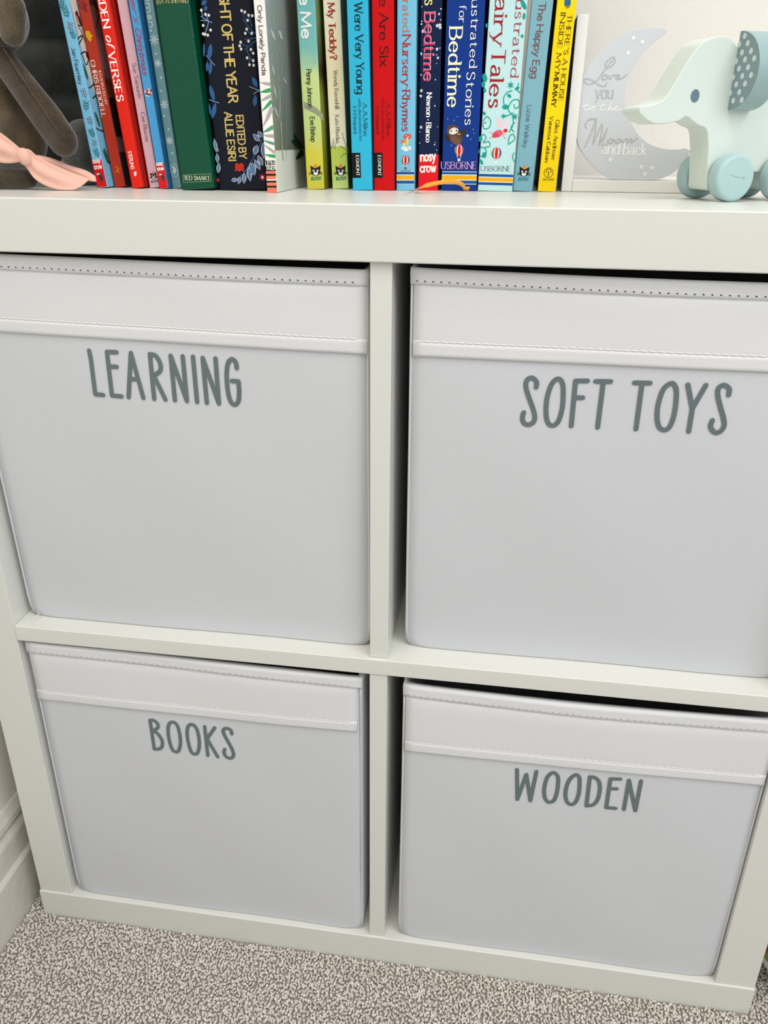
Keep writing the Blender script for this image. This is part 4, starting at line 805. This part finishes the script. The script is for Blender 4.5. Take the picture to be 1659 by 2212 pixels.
# local frame: x along the body, y into the scene, z up (mm given)
M_el = mat('pale_green_paint', (214, 224, 217), .42, .4, bump=(120, .05, .001)); M_wh = mat('duck_egg_paint', (170, 199, 200), .4, .4, bump=(150, .05, .001)); M_ear = mat('ear_paint', (150, 178, 178), .4, .4); M_teal = mat('ear_print', (128, 148, 152), .5, .3)
mm = .001
ol = catmull([Vector(p) for p in [(-79.3, 57.6), (-78.4, 61.6), (-69.1, 63.3), (-61, 66.8), (-55.8, 73.7), (-48.4, 86.2), (-41.7, 96), (-35.4, 102.4), (-23.1, 106.3), (-14.1, 105), (-8.5, 101)]], False, 4)
ol += catmull([Vector(p) for p in [(-2, 98), (15, 100), (35, 100), (55, 93), (66, 78), (69, 58), (67, 30), (65, 9)]], False, 4)
ol += [Vector((63, 7.2)), Vector((36, 7.2)), Vector((34, 9)), Vector((33.2, 18)), Vector((31.5, 19.6)), Vector((9, 19.6)), Vector((7.5, 18)), Vector((6, 9)), Vector((4.5, 7.2)), Vector((-12.5, 7.2)), Vector((-14.2, 9))]
ol += catmull([Vector(p) for p in [(-18, 36.8), (-20.8, 46), (-24, 49.2), (-28.1, 50.2), (-34.2, 52.9), (-40.4, 56), (-45, 53.8), (-50.9, 52.2), (-59.4, 51.1), (-66, 51.3), (-72.2, 53.2)]], False, 4)
prism('body', [(p.x*mm, p.y*mm) for p in ol], .014, .036, M_el, el, .0009)
def wheel(u, y0, y1):
    R_ = .01625; r = .003; prof = [(0, y0)]+[(R_-r+r*math.sin(a), y0+r-r*math.cos(a)) for a in (math.pi/2*i/5 for i in range(6))]+[(R_-r+r*math.cos(a), y1-r+r*math.sin(a)) for a in (math.pi/2*i/5 for i in range(6))]+[(0, y1)]
    n = 40; V = []; F = []
    for i, (rr, y) in enumerate(prof):
        for k_ in range(n): a = 2*math.pi*k_/n; V.append((u+rr*math.cos(a), y, .01625+rr*math.sin(a)))
    for i in range(len(prof)-1):
        for k_ in range(n): F.append((i*n+k_, i*n+(k_+1) % n, (i+1)*n+(k_+1) % n, (i+1)*n+k_))
    return mesh('wheel', V, F, M_wh, el, smooth=True)
for u in (-.0005, .045):
    wheel(u, 0, .0125); wheel(u, .0375, .050)
    tube('axle', [(u, .0115, .01625), (u, .0385, .01625)], .003, M_wood, el)
ik = Ink(lambda u, v, l: (u, .0139-l, v)); ik.disc(-.0361, .0692, .0036, I('#66808A'), n=24, ry=.0042); ik.build('eye', el)
ik = Ink(lambda u, v, l: (u, -.00006-l, v)); ik.stroke([(-.006, .0185), (-.002, .0172), (.003, .0165), (.0062, .0165)], .00018, I('#5E7478')); ik.stroke([(.0052, .0148), (.0063, .0164), (.005, .0172)], .00018, I('#5E7478')); ik.build('scratch', el)
def ear(y_in, sg, zc=.0852):
    Rz = .0247; u0 = -.0068; n = 28; t = .019
    prof = [(y_in, zc-Rz)]+[(y_in+sg*Rz*1.0*math.sin(a), zc-Rz*math.cos(a)) for a in (math.pi*(i+.5)/n for i in range(n))]+[(y_in, zc+Rz)]
    V = [(u0, a, c) for a, c in prof]+[(u0+t, a, c) for a, c in prof]; m = len(prof)
    F = [tuple(range(m)), tuple(range(2*m-1, m-1, -1))]+[(i, m+i, m+(i+1) % m, (i+1) % m) for i in range(m)]
    if sg < 0: F = [f[::-1] for f in F]
    o = mesh('ear', V, F, M_ear, el); bevel(o, .0006)
    ik = Ink(lambda a, c, l: (u0-.0001-l, y_in+sg*a, c) )
    ins = .0004; hp = [(0, zc-Rz+ins)]+[((Rz-ins)*math.sin(a), zc-(Rz-ins)*math.cos(a)) for a in (math.pi*i/n for i in range(1, n))]+[(0, zc+Rz-ins)]
    ik.poly(hp, M_teal, 0)
    wd_ = I('#C3D6D8', .5)
    if sg < 0:
        Mi = (Matrix.Translation(EN) @ Matrix.Rotation(TH, 4, 'Z')).inverted(); o_ = Mi @ Vector(CP)
        for (cx_, cy_) in [(1190, 715), (1370, 695), (1080, 885), (1250, 860), (1430, 830), (1135, 1045), (1315, 1015), (1020, 1220), (1195, 1185), (1380, 1160), (1075, 1365), (1255, 1340), (960, 1540), (1140, 1515), (1315, 1495), (1020, 1680), (1195, 1665), (905, 1855), (1080, 1835), (960, 2005), (1130, 1990)]:
            px, py = 1480+cx_/9.218, cy_/9.218; d = Mi.to_3x3() @ (FW+RT*((px-W_/2)/FOC)+UP*((H_/2-py)/FOC)); t_ = (u0-o_.x)/d.x; p = o_+d*t_
            a, c = y_in-p.y, p.z
            if a > -.0002 and math.hypot(a, c-zc) < Rz-.0003: ik.disc(a, c, .0019, wd_, 4e-5, n=16)
    for v in ik.F: pass
    if sg > 0: ik.F = [f[::-1] for f in ik.F]
    ik.build('ear_print', o)
ear(.0139, -1); ear(.0361, 1, .0745)

# ------------------------------------------------------------------ plush toys
def fur(name, c, c2, bs=900, sheen=.6):
    m = mat(name, c, .95, .1, sheen=sheen); nt = m.node_tree; b_ = nt.nodes['Principled BSDF']
    tc = nt.nodes.new('ShaderNodeTexCoord'); n1 = nt.nodes.new('ShaderNodeTexNoise'); n1.inputs['Scale'].default_value = 38; n1.inputs['Detail'].default_value = 5
    n2 = nt.nodes.new('ShaderNodeTexNoise'); n2.inputs['Scale'].default_value = bs; n2.inputs['Detail'].default_value = 2
    ad = nt.nodes.new('ShaderNodeMath'); ad.operation = 'MULTIPLY_ADD'; ad.inputs[1].default_value = .5
    for n_ in (n1, n2): nt.links.new(tc.outputs['Object'], n_.inputs['Vector'])
    nt.links.new(n2.outputs['Fac'], ad.inputs[0]); nt.links.new(n1.outputs['Fac'], ad.inputs[2])
    r = nt.nodes.new('ShaderNodeValToRGB'); nt.links.new(ad.outputs[0], r.inputs[0]); e = r.color_ramp.elements; e[0].position = .55; e[0].color = lin(c2); e[1].position = .95; e[1].color = lin(c)
    nt.links.new(r.outputs[0], b_.inputs['Base Color']); bp = nt.nodes.new('ShaderNodeBump'); bp.inputs['Strength'].default_value = .7; bp.inputs['Distance'].default_value = .0012
    nt.links.new(ad.outputs[0], bp.inputs['Height']); nt.links.new(bp.outputs[0], b_.inputs['Normal']); return m
def blob(name, balls, m, parent, org, voxel=.0022, smooth=6):
    """union of ellipsoids (centre, radii, tilt about y) remeshed to one soft surface"""
    V = []; F = []
    for (c, r, tilt) in balls:
        nb = len(V); NU, NV = 28, 18; ct, st_ = math.cos(tilt), math.sin(tilt)
        for j in range(NV+1):
            for i in range(NU):
                a = 2*math.pi*i/NU; t_ = math.pi*j/NV; x, y, z = r[0]*math.sin(t_)*math.cos(a), r[1]*math.sin(t_)*math.sin(a), r[2]*math.cos(t_)
                V.append((c[0]-org[0]+x*ct+z*st_, c[1]-org[1]+y, c[2]-org[2]-x*st_+z*ct))
        for j in range(NV):
            for i in range(NU): F.append((nb+j*NU+i, nb+(j+1)*NU+i, nb+(j+1)*NU+(i+1) % NU, nb+j*NU+(i+1) % NU))
    o = mesh(name, V, F, m, parent, smooth=True)
    rm = o.modifiers.new('rm', 'REMESH'); rm.mode = 'VOXEL'; rm.voxel_size = voxel; rm.use_smooth_shade = True
    sm = o.modifiers.new('sm', 'SMOOTH'); sm.factor = .6; sm.iterations = smooth
    return o
def limb(pts, rads, flat=1):   # overlapping ellipsoids along a line, for blob()
    P_ = [Vector(p) for p in pts]; out = []
    for i in range(len(P_)-1):
        n = 7
        for k_ in range(n): t_ = k_/n; r = rads[i]*(1-t_)+rads[i+1]*t_; out.append((P_[i].lerp(P_[i+1], t_), (r, r*flat, r), 0))
    out.append((P_[-1], (rads[-1], rads[-1]*flat, rads[-1]), 0)); return out
M_br = fur('brown_plush', (100, 87, 66), (58, 48, 36)); M_bd = fur('dark_brown_plush', (82, 68, 51), (42, 35, 27)); M_gr = fur('slate_plush', (76, 77, 73), (50, 52, 50)); M_gl = fur('grey_fluff', (112, 110, 104), (74, 74, 70), 500, 1)
# grey plush behind
og = (.035, .25, TOP); pg = empty('plush_toy', og); tag(pg, 'dark slate grey plush toy slumped behind the brown one', 'soft toy', 'soft toys at the left end of the shelf top')
blob('body', [((.035, .25, .808), (.062, .06, .043), 0), ((.030, .255, .86), (.060, .055, .048), 0)], M_gr, pg, og, .003)
blob('head', [((.033, .240, .925), (.060, .052, .046), 0)], M_gr, pg, og, .003)
blob('paw', [(at(176, 318, Y=.165), (.0165, .022, .0235), .25), (at(165, 375, Y=.165), (.020, .022, .0125), 0)], M_gl, pg, og, .002)
# brown plush
ob = (.03, .13, TOP); pb_ = empty('plush_toy', ob); tag(pb_, 'brown plush toy with drooping ears and a pink gauze bow', 'soft toy', 'soft toys at the left end of the shelf top')
blob('body', [((.036, .135, .815), (.036, .034, .030), 0), (at(10, 240, Y=.125), (.034, .026, .038), -.25), (at(45, 290, Y=.115), (.020, .018, .026), -.4)], M_br, pb_, ob, .0022)
blob('head', [(Vector((.028, .125, .925)), (.044, .036, .036), 0), (at(-5, 40, Y=.10), (.024, .020, .024), .2)], M_br, pb_, ob, .0022)
blob('ear', limb([at(-40, 10, Y=.10), at(0, 120, Y=.095), at(60, 200, Y=.092), at(105, 260, Y=.092), at(136, 304, Y=.092)], [.009, .0105, .0120, .0132, .0125], .62), M_bd, pb_, ob, .0016)
blob('ear', limb([at(-50, -60, Y=.088), at(0, -30, Y=.085), at(22, 20, Y=.083), at(26, 68, Y=.083)], [.011, .012, .0125, .0105], .7), M_br, pb_, ob, .0016)
sp_ = [at(8, 105, Y=.0865), at(55, 180, Y=.0845), at(98, 245, Y=.0842), at(128, 290, Y=.0848), at(136, 318, Y=.0875)]
tube('ear_seam', [p-Vector(ob) for p in catmull(sp_, False, 5)], .0006, M_bd, pb_, n=8)
blob('foot', limb([at(-60, 388, Y=.088), at(0, 387, Y=.086), at(62, 386, Y=.090)], [.0102, .0095, .0075]), M_bd, pb_, ob, .0018)
M_pink = mat('pink_gauze', (236, 186, 168), .8, .2, sheen=.5, bump=(700, .2, .0006))
def cloth(A, B_, ya, yb, name, wav=.0012):
    A = catmull([Vector((a, c, 0)) for a, c in A], False, 5); B2 = catmull([Vector((a, c, 0)) for a, c in B_], False, 5)
    n = max(len(A), len(B2)); V = []; F = []; K = 8
    def smp(L_, t_): x = t_*(len(L_)-1); i = min(int(x), len(L_)-2); return L_[i].lerp(L_[i+1], x-i)
    for i in range(n):
        t_ = i/(n-1); a, c = smp(A, t_), smp(B2, t_)
        for j in range(K+1):
            q = a.lerp(c, j/K); y = ya[0]*(1-t_)+ya[1]*t_; y2 = yb[0]*(1-t_)+yb[1]*t_; yy = y*(1-j/K)+y2*j/K+wav*math.sin(j/K*math.pi*3)*math.sin(math.pi*min(1, t_*1.2))
            p = at(q.x, q.y, Y=yy)
            if p.z < TOP+.0008: p.z = TOP+.0008
            V.append(p-Vector(ob))
    for i in range(n-1):
        for j in range(K): F.append((i*(K+1)+j, i*(K+1)+j+1, (i+1)*(K+1)+j+1, (i+1)*(K+1)+j))
    o = mesh(name, V, F, M_pink, bow, smooth=True); s_ = o.modifiers.new('s', 'SOLIDIFY'); s_.thickness = .0006; return o
bow = empty('bow', (0, 0, 0)); bow.parent = pb_; bow['label'] = 'pink gauze bow'
cloth([(-40, 262), (0, 287), (25, 306), (50, 326)], [(-40, 338), (0, 350), (22, 352), (46, 350)], (.078, .080), (.076, .079), 'bow_loop', .0018)
cloth([(48, 320), (64, 324), (78, 336), (110, 354), (150, 372), (182, 384), (193, 388)], [(44, 352), (58, 362), (75, 385), (98, 400), (125, 409), (150, 412), (172, 403)], (.078, .088), (.076, .082), 'bow_tail', .0016)
cloth([(80, 334), (110, 342), (150, 358), (185, 368), (206, 380)], [(84, 342), (120, 360), (160, 376), (192, 390), (208, 392)], (.094, .098), (.092, .096), 'bow_tail', .0008)
kn = at(52, 338, Y=.076); V_ = blob('bow_knot', [(kn, (.0055, .0042, .0068), -.3)], M_pink, bow, ob, .0012, 2)

# ------------------------------------------------------------------ ball on the floor
bc = Vector((.832, .05, .062)); V = []; F = []; mi = []; NU, NV, R_ = 48, 32, .0595
ax = Vector((-.5, -.45, .72)).normalized()
for j in range(NV+1):
    for i in range(NU): a = 2*math.pi*i/NU; t_ = math.pi*j/NV; V.append((R_*math.sin(t_)*math.cos(a), R_*math.sin(t_)*math.sin(a), R_*math.cos(t_)))
for j in range(NV):
    for i in range(NU):
        F.append((j*NU+i, (j+1)*NU+i, (j+1)*NU+(i+1) % NU, j*NU+(i+1) % NU))
        h = sum((Vector(V[k_]) for k_ in F[-1]), Vector())/4; h = h.z/R_
        mi.append(0 if h < -.2 else 1 if h < -.03 else 2 if h < .09 else 1 if h < .6 else 0)
ba = mesh('play_ball', V, F, [mat('ball_white', (226, 226, 222), .4), mat('ball_green', (122, 148, 22), .4), mat('ball_red', (168, 18, 34), .4)], smooth=True, mi=mi)
ba.location = bc; tag(ba, 'white ball with green and red bands on the carpet right of the shelf', 'ball')
